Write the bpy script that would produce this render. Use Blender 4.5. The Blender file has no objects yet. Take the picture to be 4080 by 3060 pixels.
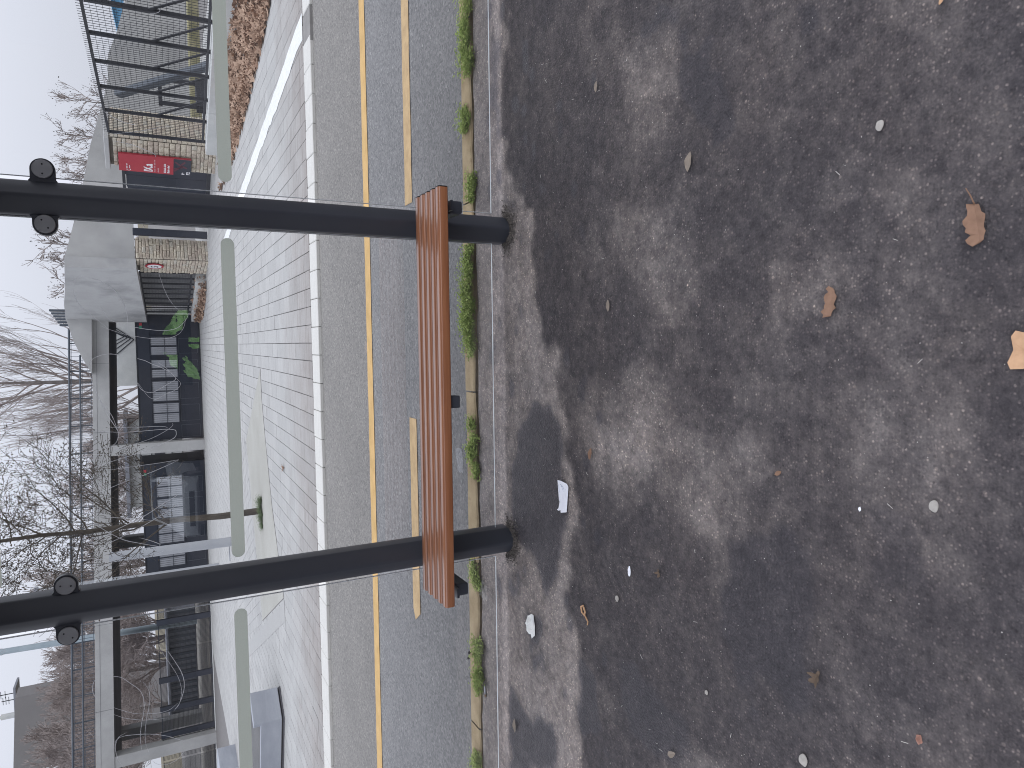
import bpy, bmesh, math, random
import numpy as np
from mathutils import Vector, Matrix
random.seed(7)
rng = np.random.default_rng(11)
S = bpy.context.scene
COL = S.collection
R = math.radians

# ------------------------------------------------------------------ camera
cam_d = bpy.data.cameras.new('camera'); cam = bpy.data.objects.new('camera', cam_d); COL.objects.link(cam)
cam_d.sensor_fit = 'HORIZONTAL'; cam_d.sensor_width = 36.0; cam_d.lens = 24.97
cam_d.clip_start = 0.05; cam_d.clip_end = 900
A = np.array([[-0.01215, -0.99811, -0.06034], [-0.46309, -0.04786, 0.88502], [-0.88623, 0.03870, -0.46163]])
u, _, v = np.linalg.svd(A); A = u @ v
m = Matrix(((A[0,0], -A[0,1], -A[0,2], 0), (A[1,0], -A[1,1], -A[1,2], 0), (A[2,0], -A[2,1], -A[2,2], 1.55), (0,0,0,1)))
cam.matrix_world = m      # the phone was held sideways: the place is seen turned a quarter
S.camera = cam

# ------------------------------------------------------------------ sky, sun, exposure
W = bpy.data.worlds.new('World'); S.world = W; W.use_nodes = True
wn, wl = W.node_tree.nodes, W.node_tree.links
wn.clear()
wo = wn.new('ShaderNodeOutputWorld'); bg = wn.new('ShaderNodeBackground'); wl.new(bg.outputs[0], wo.inputs[0])
bg.inputs[1].default_value = 0.1
sky = wn.new('ShaderNodeTexSky'); sky.sky_type = 'NISHITA'; sky.sun_disc = False
sky.sun_elevation = R(48); sky.sun_rotation = R(120); sky.dust_density = 6; sky.air_density = 1.5
tc = wn.new('ShaderNodeTexCoord'); sx = wn.new('ShaderNodeSeparateXYZ'); wl.new(tc.outputs['Generated'], sx.inputs[0])
cl = wn.new('ShaderNodeClamp'); wl.new(sx.outputs[2], cl.inputs[0])
mu = wn.new('ShaderNodeMath'); mu.operation = 'MULTIPLY_ADD'; wl.new(cl.outputs[0], mu.inputs[0]); mu.inputs[1].default_value = 13.0; mu.inputs[2].default_value = 8.0   # overcast: zenith brighter than horizon
ns = wn.new('ShaderNodeTexNoise'); ns.inputs['Scale'].default_value = 1.6; ns.inputs['Detail'].default_value = 4; wl.new(tc.outputs['Generated'], ns.inputs['Vector'])
mr = wn.new('ShaderNodeMapRange'); mr.inputs[3].default_value = .95; mr.inputs[4].default_value = 1.05; wl.new(ns.outputs[0], mr.inputs[0])
m2 = wn.new('ShaderNodeMath'); m2.operation = 'MULTIPLY'; wl.new(mu.outputs[0], m2.inputs[0]); wl.new(mr.outputs[0], m2.inputs[1])
vm = wn.new('ShaderNodeVectorMath'); vm.operation = 'SCALE'; vm.inputs[0].default_value = (.955, .985, 1.12); wl.new(m2.outputs[0], vm.inputs['Scale'])
mx = wn.new('ShaderNodeMix'); mx.data_type = 'RGBA'; mx.inputs[0].default_value = .97
wl.new(sky.outputs[0], mx.inputs[6]); wl.new(vm.outputs[0], mx.inputs[7]); wl.new(mx.outputs[2], bg.inputs[0])
sd = bpy.data.lights.new('sun', 'SUN'); sd.energy = 0.6; sd.angle = R(40); sd.color = (1, .97, .93)
sun = bpy.data.objects.new('sun', sd); COL.objects.link(sun)
el, az = R(48), R(120)
sdir = Vector((math.sin(az)*math.cos(el), math.cos(az)*math.cos(el), math.sin(el)))
sun.rotation_euler = sdir.to_track_quat('Z', 'Y').to_euler()
vs = S.view_settings; vs.view_transform = 'Standard'; vs.look = 'None'; vs.exposure = 0.0; vs.gamma = 1.0; vs.use_curve_mapping = False
S.render.engine = 'CYCLES'; S.cycles.use_denoising = True; S.cycles.max_bounces = 8; S.cycles.transparent_max_bounces = 24
S.cycles.filter_width = 1.0; S.cycles.caustics_reflective = False; S.cycles.caustics_refractive = False

# ------------------------------------------------------------------ helpers
ORG = {}
def zg(y): return -0.02*(y-7.4) if 7.4 < y < 29.4 else (0.0 if y <= 7.4 else -0.44)
def tag(o, label=None, cat=None, group=None, kind=None):
    if label: o['label'] = label
    if cat: o['category'] = cat
    if group: o['group'] = group
    if kind: o['kind'] = kind
    return o
def thing(name, label, cat, loc, group=None):
    o = bpy.data.objects.new(name, None); COL.objects.link(o); o.location = loc
    o.empty_display_size = .2; ORG[o] = Vector(loc)
    return tag(o, label, cat, group)
def link(name, me, mt, parent=None, loc=None):
    o = bpy.data.objects.new(name, me); COL.objects.link(o)
    if mt is not None and not me.materials: me.materials.append(mt)
    if parent is not None:
        o.parent = parent; ORG[o] = ORG[parent]
    if loc is not None: o.location = Vector(loc) - (ORG[parent] if parent is not None else Vector((0,0,0)))
    return o
class MB:
    def __init__(s): s.v = []; s.f = []; s.mi = []
    def add(s, vs, fs, mi=0):
        b = len(s.v); s.v += [tuple(p) for p in vs]; s.f += [tuple(i+b for i in f) for f in fs]; s.mi += [mi]*len(fs); return s
    def box(s, x0, x1, y0, y1, z0, z1, mi=0):
        return s.add([(x0,y0,z0),(x1,y0,z0),(x1,y1,z0),(x0,y1,z0),(x0,y0,z1),(x1,y0,z1),(x1,y1,z1),(x0,y1,z1)],
              [(0,3,2,1),(4,5,6,7),(0,1,5,4),(1,2,6,5),(2,3,7,6),(3,0,4,7)], mi)
    def bar(s, a, b, w, h=None, up=(0,0,1), mi=0):
        a, b = Vector(a), Vector(b); h = h or w; d = (b-a).normalized(); up = Vector(up)
        if abs(d.dot(up)) > .98: up = Vector((0,1,0)) if abs(d.y) < .9 else Vector((1,0,0))
        x = d.cross(up).normalized()*w/2; y = x.cross(d).normalized()*h/2
        vs = [a-x-y, a+x-y, a+x+y, a-x+y, b-x-y, b+x-y, b+x+y, b-x+y]
        return s.add(vs, [(3,2,1,0),(4,5,6,7),(0,1,5,4),(1,2,6,5),(2,3,7,6),(3,0,4,7)], mi)
    def tube(s, pts, rad, n=6, mi=0, cap=True):
        pts = [Vector(p) for p in pts]; rs = rad if isinstance(rad, (list, tuple)) else [rad]*len(pts)
        vs = []; fs = []
        for i, p in enumerate(pts):
            d = (pts[min(i+1, len(pts)-1)] - pts[max(i-1, 0)]).normalized()
            up = Vector((0,0,1)) if abs(d.z) < .9 else Vector((0,1,0))
            x = d.cross(up).normalized(); y = x.cross(d)
            for k in range(n):
                a = 2*math.pi*k/n; vs.append(p + (x*math.cos(a) + y*math.sin(a))*rs[i])
        for i in range(len(pts)-1):
            for k in range(n): fs.append((i*n+k, i*n+(k+1)%n, (i+1)*n+(k+1)%n, (i+1)*n+k))
        if cap: fs.append(tuple(range(n))[::-1]); fs.append(tuple((len(pts)-1)*n+k for k in range(n)))
        return s.add(vs, fs, mi)
    def prism(s, poly, axis_a, axis_b, mi=0):     # polygon extruded between two offsets: poly = list of 3D points, moved by a and b
        n = len(poly); a, b = Vector(axis_a), Vector(axis_b)
        vs = [Vector(p)+a for p in poly] + [Vector(p)+b for p in poly]
        fs = [tuple(range(n))[::-1], tuple(range(n, 2*n))] + [(i, (i+1)%n, n+(i+1)%n, n+i) for i in range(n)]
        return s.add(vs, fs, mi)
    def disc(s, c, r, ax, n=24, th=.01, mi=0):
        ax = Vector(ax).normalized(); u_ = ax.orthogonal().normalized(); w_ = ax.cross(u_)
        poly = [Vector(c) + (u_*math.cos(2*math.pi*k/n) + w_*math.sin(2*math.pi*k/n))*r for k in range(n)]
        return s.prism(poly, -ax*th/2, ax*th/2, mi)
    def build(s, name, mats, parent=None, smooth=False, bevel=0.0, seg=2, fix=True):
        me = bpy.data.meshes.new(name); o0 = ORG[parent] if parent is not None else Vector((0,0,0))
        me.from_pydata([(p[0]-o0.x, p[1]-o0.y, p[2]-o0.z) for p in s.v], [], s.f)
        if not isinstance(mats, (list, tuple)): mats = [mats]
        for q in mats: me.materials.append(q)
        if len(mats) > 1: me.polygons.foreach_set('material_index', s.mi)
        if fix:
            bm = bmesh.new(); bm.from_mesh(me); bmesh.ops.recalc_face_normals(bm, faces=bm.faces)
            if bevel > 0:
                bmesh.ops.remove_doubles(bm, verts=bm.verts, dist=1e-5)
                es = [e for e in bm.edges if e.is_manifold and e.calc_face_angle(0) > .5]
                bmesh.ops.bevel(bm, geom=es, offset=bevel, segments=seg, profile=.5, affect='EDGES', clamp_overlap=True)
            bm.to_mesh(me); bm.free()
        if smooth:
            me.polygons.foreach_set('use_smooth', [True]*len(me.polygons)); me.set_sharp_from_angle(angle=R(35))
        me.update()
        o = bpy.data.objects.new(name, me); COL.objects.link(o)
        if parent is not None: o.parent = parent; ORG[o] = o0
        return o

# ------------------------------------------------------------------ materials
def nmat(name):
    mt = bpy.data.materials.new(name); mt.use_nodes = True
    n, l = mt.node_tree.nodes, mt.node_tree.links
    return mt, n, l, n['Principled BSDF']
def noise(n, l, scale, detail=4, rough=.6, vec=None, stretch=None, coord='Object'):
    t = n.new('ShaderNodeTexCoord'); out = t.outputs[coord]
    if stretch:
        mp = n.new('ShaderNodeMapping'); mp.inputs['Scale'].default_value = stretch; l.new(out, mp.inputs[0]); out = mp.outputs[0]
    q = n.new('ShaderNodeTexNoise'); q.inputs['Scale'].default_value = scale; q.inputs['Detail'].default_value = detail; q.inputs['Roughness'].default_value = rough
    l.new(out, q.inputs['Vector']); return q.outputs[0]
def ramp(n, l, fac, stops):
    r = n.new('ShaderNodeValToRGB'); e = r.color_ramp.elements
    while len(e) < len(stops): e.new(.5)
    for k, (p, c) in enumerate(stops):
        e[k].position = p; e[k].color = (*c, 1) if len(c) == 3 else c
    l.new(fac, r.inputs[0]); return r.outputs[0]
def mixc(n, l, fac, a, b, mode='MIX'):
    q = n.new('ShaderNodeMix'); q.data_type = 'RGBA'; q.blend_type = mode
    for s_, x in ((0, fac), (6, a), (7, b)):
        if isinstance(x, (int, float)): q.inputs[s_].default_value = x
        elif isinstance(x, tuple): q.inputs[s_].default_value = (*x, 1)
        else: l.new(x, q.inputs[s_])
    return q.outputs[2]
def bump(n, l, h, bs, strength=.4, dist=.01):
    b = n.new('ShaderNodeBump'); b.inputs['Strength'].default_value = strength; b.inputs['Distance'].default_value = dist
    l.new(h, b.inputs['Height']); l.new(b.outputs[0], bs.inputs['Normal']); return b
def pm(name, c1, c2, scale=4, rough=.7, bs=.25, bscale=60, bd=.006, stretch=None, spec=.4, c3=None, metal=0., coat=0., lo=.35, hi=.65, detail=6, rnd=0.):
    mt, n, l, b = nmat(name)
    f = noise(n, l, scale, detail, .6, stretch=stretch)
    st = [(lo, c1), (hi, c2)] + ([(min(hi+.12, 1), c3)] if c3 else [])
    c = ramp(n, l, f, st)
    if rnd:
        oi = n.new('ShaderNodeObjectInfo'); rr = n.new('ShaderNodeMapRange'); rr.inputs[3].default_value = 1-rnd; rr.inputs[4].default_value = 1+rnd
        l.new(oi.outputs['Random'], rr.inputs[0]); sc = n.new('ShaderNodeVectorMath'); sc.operation = 'SCALE'; l.new(c, sc.inputs[0]); l.new(rr.outputs[0], sc.inputs['Scale']); c = sc.outputs[0]
    l.new(c, b.inputs['Base Color']); b.inputs['Roughness'].default_value = rough; b.inputs['Specular IOR Level'].default_value = spec
    b.inputs['Metallic'].default_value = metal; b.inputs['Coat Weight'].default_value = coat; b.inputs['Coat Roughness'].default_value = .25
    if bs: bump(n, l, noise(n, l, bscale, 5, .65, stretch=stretch), b, bs, bd)
    return mt
M = {}
M['post'] = pm('anthracite_paint', (.046,.05,.062), (.055,.06,.073), 3, .4, .12, 90, .002, spec=.5)
M['frame'] = pm('dark_steel_paint', (.02,.023,.029), (.03,.033,.04), 5, .5, .1, 40)
M['gate'] = pm('navy_sheet_paint', (.024,.029,.041), (.033,.038,.052), 1.5, .55, .1, 30, spec=.35)
M['gate2'] = pm('navy_panel_paint', (.02,.025,.036), (.028,.032,.045), 2, .6, .1, 30, spec=.3)
M['steel'] = pm('brushed_steel', (.26,.26,.265), (.36,.36,.365), 3, .42, .1, 120, .001, metal=.9)
M['concrete'] = pm('fairfaced_concrete', (.36,.36,.355), (.46,.46,.453), .9, .85, .2, 25, .006, c3=(.4,.4,.395))
M['concrete_dk'] = pm('weathered_concrete', (.28,.282,.284), (.45,.452,.45), .8, .85, .2, 25, .006, c3=(.41,.41,.408), lo=.3, hi=.52)
M['concrete_pale'] = pm('pale_concrete', (.5,.51,.5), (.6,.61,.59), 1.3, .85, .15, 30)
M['concrete_blue'] = pm('smooth_grey_concrete', (.3,.32,.36), (.38,.4,.44), 1.6, .8, .2, 22, .004, stretch=(1,1,3))
M['soffit'] = pm('shaded_soffit_concrete', (.05,.052,.06), (.1,.1,.11), .35, .9, .1, 12)  # portico underside shade put into the colour; also used for dark panes and holes
M['kerb'] = pm('sandy_kerb', (.33,.25,.145), (.46,.36,.22), 9, .95, .55, 90, .008, c3=(.27,.19,.11), spec=.2)
M['white_stone'] = pm('white_kerb_stone', (.53,.52,.485), (.63,.62,.585), 6, .9, .5, 120, .004, stretch=(.15,6,1))
M['white_paint'] = pm('white_line_paint', (.66,.67,.66), (.76,.77,.76), 7, .8, .6, 30, .006, stretch=(6,1,1), c3=(.6,.6,.58))
M['yellow_paint'] = pm('ochre_line_paint', (.5,.32,.12), (.6,.39,.16), 8, .85, .3, 160, .003, c3=(.42,.27,.12))
M['yellow_paint2'] = pm('worn_ochre_paint', (.42,.29,.15), (.54,.38,.2), 14, .85, .3, 160, .003, c3=(.36,.26,.15))
M['soil'] = pm('dark_soil', (.03,.025,.02), (.07,.055,.04), 20, .95, .6, 60, .02)
M['slab'] = pm('beige_slab_concrete', (.35,.345,.31), (.4,.395,.36), 1.2, .9, .15, 40, .004, c3=(.37,.36,.325))
M['bark'] = pm('street_tree_bark', (.05,.042,.036), (.11,.094,.074), 14, .95, .8, 40, .02, stretch=(1,1,.35), c3=(.16,.15,.09))
M['bark2'] = pm('grey_bark', (.16,.145,.135), (.23,.21,.2), 5, .95, .4, 20)
M['twig'] = pm('hazed_brown_twig', (.27,.23,.215), (.37,.32,.3), 3, .95, 0)  # paled so the colour carries the distance haze on the bare trees
M['seed'] = pm('dry_seed_leaf', (.05,.042,.036), (.11,.085,.06), 30, .9, 0)
M['white_post'] = pm('pale_grey_post_paint', (.36,.375,.4), (.4,.415,.44), 2, .5, .05, 20)
M['ground'] = pm('rough_grass_ground', (.1,.085,.055), (.19,.165,.11), 1.5, .95, .6, 14, .05)
M['yard'] = pm('yard_paving', (.34,.34,.33), (.42,.42,.41), .6, .9, .1, 10)
M['red'] = pm('sign_red', (.38,.035,.05), (.42,.045,.06), 3, .5, .05, 20)
M['white_vinyl'] = pm('white_vinyl', (.78,.76,.78), (.82,.8,.82), 3, .5, 0)
M['pink_vinyl'] = pm('pale_pink_vinyl', (.6,.33,.36), (.64,.38,.4), 3, .5, 0)
M['green_vinyl'] = pm('green_vinyl', (.05,.26,.15), (.06,.3,.17), 3, .5, 0)
M['blue_steel'] = pm('blue_grey_steel', (.065,.08,.1), (.09,.105,.125), 3, .5, .05, 20)
M['grey_steel'] = pm('light_blue_grey_paint', (.3,.36,.4), (.36,.42,.46), 2, .5, .05, 20)
M['lamp_grey'] = pm('grey_mast_paint', (.2,.21,.24), (.26,.27,.3), 2, .5, .05, 20)
M['paper'] = pm('white_paper', (.78,.8,.86), (.84,.86,.9), 30, .7, .3, 90, .001)
M['tissue'] = pm('white_tissue', (.7,.72,.7), (.82,.83,.8), 40, .9, .6, 120, .003)
M['ink'] = pm('pale_blue_ink', (.3,.36,.48), (.42,.48,.58), 30, .7, 0)
M['gum'] = pm('trodden_gum', (.3,.285,.26), (.38,.36,.33), 60, .8, .3, 200, .002)
M['brick_chip'] = pm('brick_chip', (.3,.16,.12), (.4,.22,.17), 40, .9, .3, 100)
M['black'] = pm('black_plastic', (.012,.012,.013), (.02,.02,.021), 20, .45, .05, 60)
M['grit'] = pm('pale_grit', (.5,.48,.44), (.7,.68,.63), 20, .8, 0)
def leafmat(name, a, b_, rnd=True):
    mt, n, l, b = nmat(name)
    gi = n.new('ShaderNodeNewGeometry')
    c = ramp(n, l, gi.outputs['Random Per Island'], [(0, a), (1, b_)])
    f = noise(n, l, 45, 3)
    c = mixc(n, l, .35, c, ramp(n, l, f, [(.3, tuple(x*.55 for x in a)), (.7, b_)]))
    l.new(c, b.inputs['Base Color']); b.inputs['Roughness'].default_value = .85; b.inputs['Specular IOR Level'].default_value = .25
    return mt
M['dry_leaf'] = leafmat('dry_plane_leaf', (.2,.11,.07), (.56,.4,.29))
M['tan_leaf'] = leafmat('tan_leaf', (.5,.3,.17), (.56,.36,.22))
M['brown_leaf'] = leafmat('brown_leaf', (.2,.115,.075), (.28,.175,.12))
M['grey_leaf'] = leafmat('grey_brown_leaf', (.2,.17,.14), (.3,.255,.21))
M['dark_leaf'] = leafmat('dark_brown_leaf', (.1,.075,.055), (.15,.11,.08))
M['weed'] = leafmat('weed_leaf', (.19,.3,.05), (.52,.6,.2))
M['weed_dk'] = leafmat('pit_weed_leaf', (.07,.13,.05), (.24,.32,.15))
# wood of the bench
def wood():
    mt, n, l, b = nmat('varnished_bench_wood')
    f = noise(n, l, 9, 7, .65, stretch=(.35, 9, 9)); g = noise(n, l, 2.2, 3, stretch=(1, 3, 3))
    c = ramp(n, l, f, [(.3, (.22,.078,.03)), (.52, (.33,.125,.05)), (.72, (.41,.17,.075))])
    c = mixc(n, l, g, mixc(n, l, .75, c, (.25,.092,.038)), c)
    oi = n.new('ShaderNodeObjectInfo'); rr = n.new('ShaderNodeMapRange'); rr.inputs[3].default_value = .88; rr.inputs[4].default_value = 1.12; l.new(oi.outputs['Random'], rr.inputs[0])
    sc = n.new('ShaderNodeVectorMath'); sc.operation = 'SCALE'; l.new(c, sc.inputs[0]); l.new(rr.outputs[0], sc.inputs['Scale'])
    l.new(sc.outputs[0], b.inputs['Base Color']); b.inputs['Roughness'].default_value = .42
    b.inputs['Coat Weight'].default_value = .8; b.inputs['Coat Roughness'].default_value = .24
    bump(n, l, f, b, .12, .002); return mt
M['wood'] = wood()
# asphalt of the pavement under the shelter: stains come from a per-vertex map with shapes of their own
def asphalt():
    mt, n, l, b = nmat('stained_asphalt')
    at = n.new('ShaderNodeAttribute'); at.attribute_name = 'dry'; aw = n.new('ShaderNodeAttribute'); aw.attribute_name = 'damp'
    t = n.new('ShaderNodeTexCoord')
    vo = n.new('ShaderNodeTexVoronoi'); vo.inputs['Scale'].default_value = 120; vo.inputs['Randomness'].default_value = 1; l.new(t.outputs['Object'], vo.inputs['Vector'])
    vo2 = n.new('ShaderNodeTexVoronoi'); vo2.inputs['Scale'].default_value = 58; l.new(t.outputs['Object'], vo2.inputs['Vector'])
    f = noise(n, l, 9, 8, .7); f2 = noise(n, l, 180, 4, .7); f3 = noise(n, l, 2.1, 4, .6)
    base = ramp(n, l, f, [(.25, (.037,.034,.038)), (.5, (.055,.05,.054)), (.75, (.092,.083,.082))])
    dryc = ramp(n, l, f, [(.25, (.19,.168,.158)), (.5, (.25,.225,.213)), (.8, (.31,.284,.27))])
    # ragged edge of the dry areas
    ad = n.new('ShaderNodeMath'); ad.operation = 'MULTIPLY_ADD'; l.new(f2, ad.inputs[0]); ad.inputs[1].default_value = .35; l.new(at.outputs['Fac'], ad.inputs[2])
    dr = ramp(n, l, ad.outputs[0], [(.17, (0,0,0)), (1.1, (1,1,1))])
    c = mixc(n, l, dr, base, dryc)
    # aggregate: each cell its own tone, some stones pale
    fm = noise(n, l, 34, 6, .72)
    c = mixc(n, l, .8, c, mixc(n, l, 1.0, c, ramp(n, l, fm, [(.3, (.5,.5,.52)), (.5, (1,1,1)), (.72, (1.6,1.56,1.5))]), 'MULTIPLY'))
    st = ramp(n, l, vo.outputs['Color'], [(.0, (.6,.6,.62)), (.45, (1.05,1.05,1.05)), (.75, (1.6,1.55,1.48)), (1, (3.0,2.85,2.6))])
    e1 = ramp(n, l, vo.outputs['Distance'], [(.22, (1,1,1)), (.5, (0,0,0))])
    c = mixc(n, l, e1, c, mixc(n, l, 1.0, c, st, 'MULTIPLY'))
    st2 = ramp(n, l, vo2.outputs['Color'], [(.0, (.8,.8,.8)), (.78, (1,1,1)), (.92, (1.9,1.8,1.65)), (1, (2.6,2.5,2.3))])
    ed = ramp(n, l, vo2.outputs['Distance'], [(.18, (1,1,1)), (.32, (0,0,0))])
    c = mixc(n, l, ed, c, mixc(n, l, 1.0, c, st2, 'MULTIPLY'))
    c = mixc(n, l, ramp(n, l, f3, [(.35, (0,0,0)), (.7, (.35,.35,.35))]), c, mixc(n, l, 1.0, c, (1.25,1.15,1.05), 'MULTIPLY'))
    wet = ramp(n, l, aw.outputs['Fac'], [(.25, (0,0,0)), (.6, (1,1,1))])
    c = mixc(n, l, wet, c, mixc(n, l, 1.0, c, (.62,.62,.68), 'MULTIPLY'))
    l.new(c, b.inputs['Base Color'])
    rr = n.new('ShaderNodeMapRange'); rr.inputs[3].default_value = .88; rr.inputs[4].default_value = .45; l.new(wet, rr.inputs[0]); l.new(rr.outputs[0], b.inputs['Roughness'])
    b.inputs['Specular IOR Level'].default_value = .35
    hm = n.new('ShaderNodeMath'); hm.operation = 'ADD'; l.new(vo.outputs['Distance'], hm.inputs[0]); l.new(f2, hm.inputs[1])
    bump(n, l, hm.outputs[0], b, .75, .006); return mt
M['asphalt'] = asphalt()
def road():
    mt, n, l, b = nmat('grey_road_asphalt')
    t = n.new('ShaderNodeTexCoord'); sp = n.new('ShaderNodeSeparateXYZ'); l.new(t.outputs['Object'], sp.inputs[0])
    f = noise(n, l, 1.2, 5); f2 = noise(n, l, 130, 5, .75); vo = n.new('ShaderNodeTexVoronoi'); vo.inputs['Scale'].default_value = 75; l.new(t.outputs['Object'], vo.inputs['Vector'])
    mp = n.new('ShaderNodeMapRange'); mp.inputs[1].default_value = 3.4; mp.inputs[2].default_value = 7.1; l.new(sp.outputs[1], mp.inputs[0])
    # three bands of surfacing laid at different times, split along the painted lines
    c = ramp(n, l, mp.outputs[0], [(0, (.155,.152,.149)), (.27, (.176,.174,.173)), (.5, (.192,.191,.19)), (.56, (.19,.181,.168)), (1, (.212,.203,.188))])
    c = mixc(n, l, .35, c, mixc(n, l, 1.0, c, ramp(n, l, f, [(.3, (.75,.75,.76)), (.7, (1.2,1.2,1.2))]), 'MULTIPLY'))
    st = ramp(n, l, vo.outputs['Color'], [(0, (.35,.35,.36)), (.4, (.85,.85,.85)), (.8, (1.25,1.24,1.22)), (1, (2.0,1.96,1.9))])
    c = mixc(n, l, .65, c, mixc(n, l, 1.0, c, st, 'MULTIPLY'))
    c = mixc(n, l, .5, c, mixc(n, l, 1.0, c, ramp(n, l, f2, [(.35, (.55,.55,.56)), (.65, (1.5,1.5,1.48))]), 'MULTIPLY'))
    l.new(c, b.inputs['Base Color']); b.inputs['Roughness'].default_value = .72; b.inputs['Specular IOR Level'].default_value = .4
    hm = n.new('ShaderNodeMath'); hm.operation = 'ADD'; l.new(vo.outputs['Distance'], hm.inputs[0]); l.new(f2, hm.inputs[1])
    bump(n, l, hm.outputs[0], b, .6, .006); return mt
M['road'] = road()
def paver(name, island):
    mt, n, l, b = nmat(name)
    if island:
        q = n.new('ShaderNodeNewGeometry').outputs['Random Per Island']
    else: q = n.new('ShaderNodeObjectInfo').outputs['Random']
    t = n.new('ShaderNodeNewGeometry'); P = t.outputs['Position']
    def nz(sc, st, det=5):
        mp = n.new('ShaderNodeMapping'); mp.inputs['Scale'].default_value = st; l.new(P, mp.inputs[0])
        x = n.new('ShaderNodeTexNoise'); x.inputs['Scale'].default_value = sc; x.inputs['Detail'].default_value = det; x.inputs['Roughness'].default_value = .65; l.new(mp.outputs[0], x.inputs['Vector']); return x.outputs[0]
    c = ramp(n, l, q, [(0, (.375,.374,.362)), (1, (.425,.422,.408))])
    sp = n.new('ShaderNodeSeparateXYZ'); l.new(P, sp.inputs[0])
    # tyre and foot dirt tracked in from the road edge
    ad = n.new('ShaderNodeMath'); ad.operation = 'MULTIPLY_ADD'; l.new(nz(1.3, (1, 1, 1)), ad.inputs[0]); ad.inputs[1].default_value = 3.4; l.new(sp.outputs[1], ad.inputs[2])
    dirt = ramp(n, l, (lambda mm: (l.new(ad.outputs[0], mm.inputs[0]), mm.outputs[0])[1])(mapr(n, 8.6, 11.0)), [(0, (1,1,1)), (1, (0,0,0))])
    c = mixc(n, l, dirt, c, mixc(n, l, 1.0, c, (.7,.645,.62), 'MULTIPLY'))
    stk = ramp(n, l, nz(2.4, (1.0, 5.5, 1), 6), [(.50, (0,0,0)), (.64, (1,1,1))])
    stk = mixc(n, l, 1.0, stk, mixc(n, l, dirt, (.22,.22,.22), (.75,.75,.75)), 'MULTIPLY')
    c = mixc(n, l, stk, c, mixc(n, l, 1.0, c, (.7,.66,.65), 'MULTIPLY'))
    c = mixc(n, l, .5, c, mixc(n, l, 1.0, c, ramp(n, l, nz(160, (1,1,1), 2), [(.3, (.8,.8,.8)), (.7, (1.15,1.15,1.15))]), 'MULTIPLY'))
    l.new(c, b.inputs['Base Color']); b.inputs['Roughness'].default_value = .8; b.inputs['Specular IOR Level'].default_value = .3
    bump(n, l, nz(120, (1,1,1), 3), b, .2, .003); return mt
def mapr(n, a, b_):
    q = n.new('ShaderNodeMapRange'); q.inputs[1].default_value = a; q.inputs[2].default_value = b_; return q
M['paver'] = paver('grey_paver', False); M['paver_far'] = paver('grey_paver_far', True)
def stone():
    mt, n, l, b = nmat('rough_limestone')
    oi = n.new('ShaderNodeObjectInfo')
    c = ramp(n, l, oi.outputs['Random'], [(0, (.5,.43,.36)), (.35, (.58,.51,.42)), (.7, (.64,.58,.47)), (1, (.56,.53,.46))])
    f = noise(n, l, 2.2, 6, .7)
    c = mixc(n, l, .6, c, mixc(n, l, 1.0, c, ramp(n, l, f, [(.3, (.6,.58,.56)), (.7, (1.25,1.25,1.25))]), 'MULTIPLY'))
    l.new(c, b.inputs['Base Color']); b.inputs['Roughness'].default_value = .95; b.inputs['Specular IOR Level'].default_value = .15
    bump(n, l, noise(n, l, 3.5, 6, .7), b, .35, .06); return mt
M['stone'] = stone()
M['mortar'] = pm('dark_mortar', (.13,.115,.095), (.18,.16,.135), 6, .95, .3, 40)
# clear glass: mirror-like share by angle, the rest passes straight through
def glass():
    mt = bpy.data.materials.new('shelter_glass'); mt.use_nodes = True; n, l = mt.node_tree.nodes, mt.node_tree.links; n.clear()
    o = n.new('ShaderNodeOutputMaterial'); mxs = n.new('ShaderNodeMixShader'); tr = n.new('ShaderNodeBsdfTransparent'); gl = n.new('ShaderNodeBsdfGlossy')
    tr.inputs[0].default_value = (.975,.985,.98,1); gl.inputs['Roughness'].default_value = .0
    fr = n.new('ShaderNodeFresnel'); fr.inputs[0].default_value = 1.5; mm = n.new('ShaderNodeMath'); mm.operation = 'MULTIPLY'; mm.inputs[1].default_value = 4.0; mm.use_clamp = True
    l.new(fr.outputs[0], mm.inputs[0]); l.new(mm.outputs[0], mxs.inputs[0]); l.new(tr.outputs[0], mxs.inputs[1]); l.new(gl.outputs[0], mxs.inputs[2]); l.new(mxs.outputs[0], o.inputs[0]); return mt
def clear():
    mt = bpy.data.materials.new('glass_far_face'); mt.use_nodes = True; n, l = mt.node_tree.nodes, mt.node_tree.links; n.clear()
    o = n.new('ShaderNodeOutputMaterial'); tr = n.new('ShaderNodeBsdfTransparent'); tr.inputs[0].default_value = (.985,.99,.988,1); l.new(tr.outputs[0], o.inputs[0]); return mt
M['glass'] = glass(); M['clear'] = clear()
M['glass_edge'] = pm('glass_edge', (.78,.82,.82), (.86,.9,.9), 3, .3, 0)
M['frost'] = None
def film(name, c, a):
    mt, n, l, b = nmat(name); b.inputs['Base Color'].default_value = (*c, 1); b.inputs['Alpha'].default_value = a; b.inputs['Roughness'].default_value = .7; return mt
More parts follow.
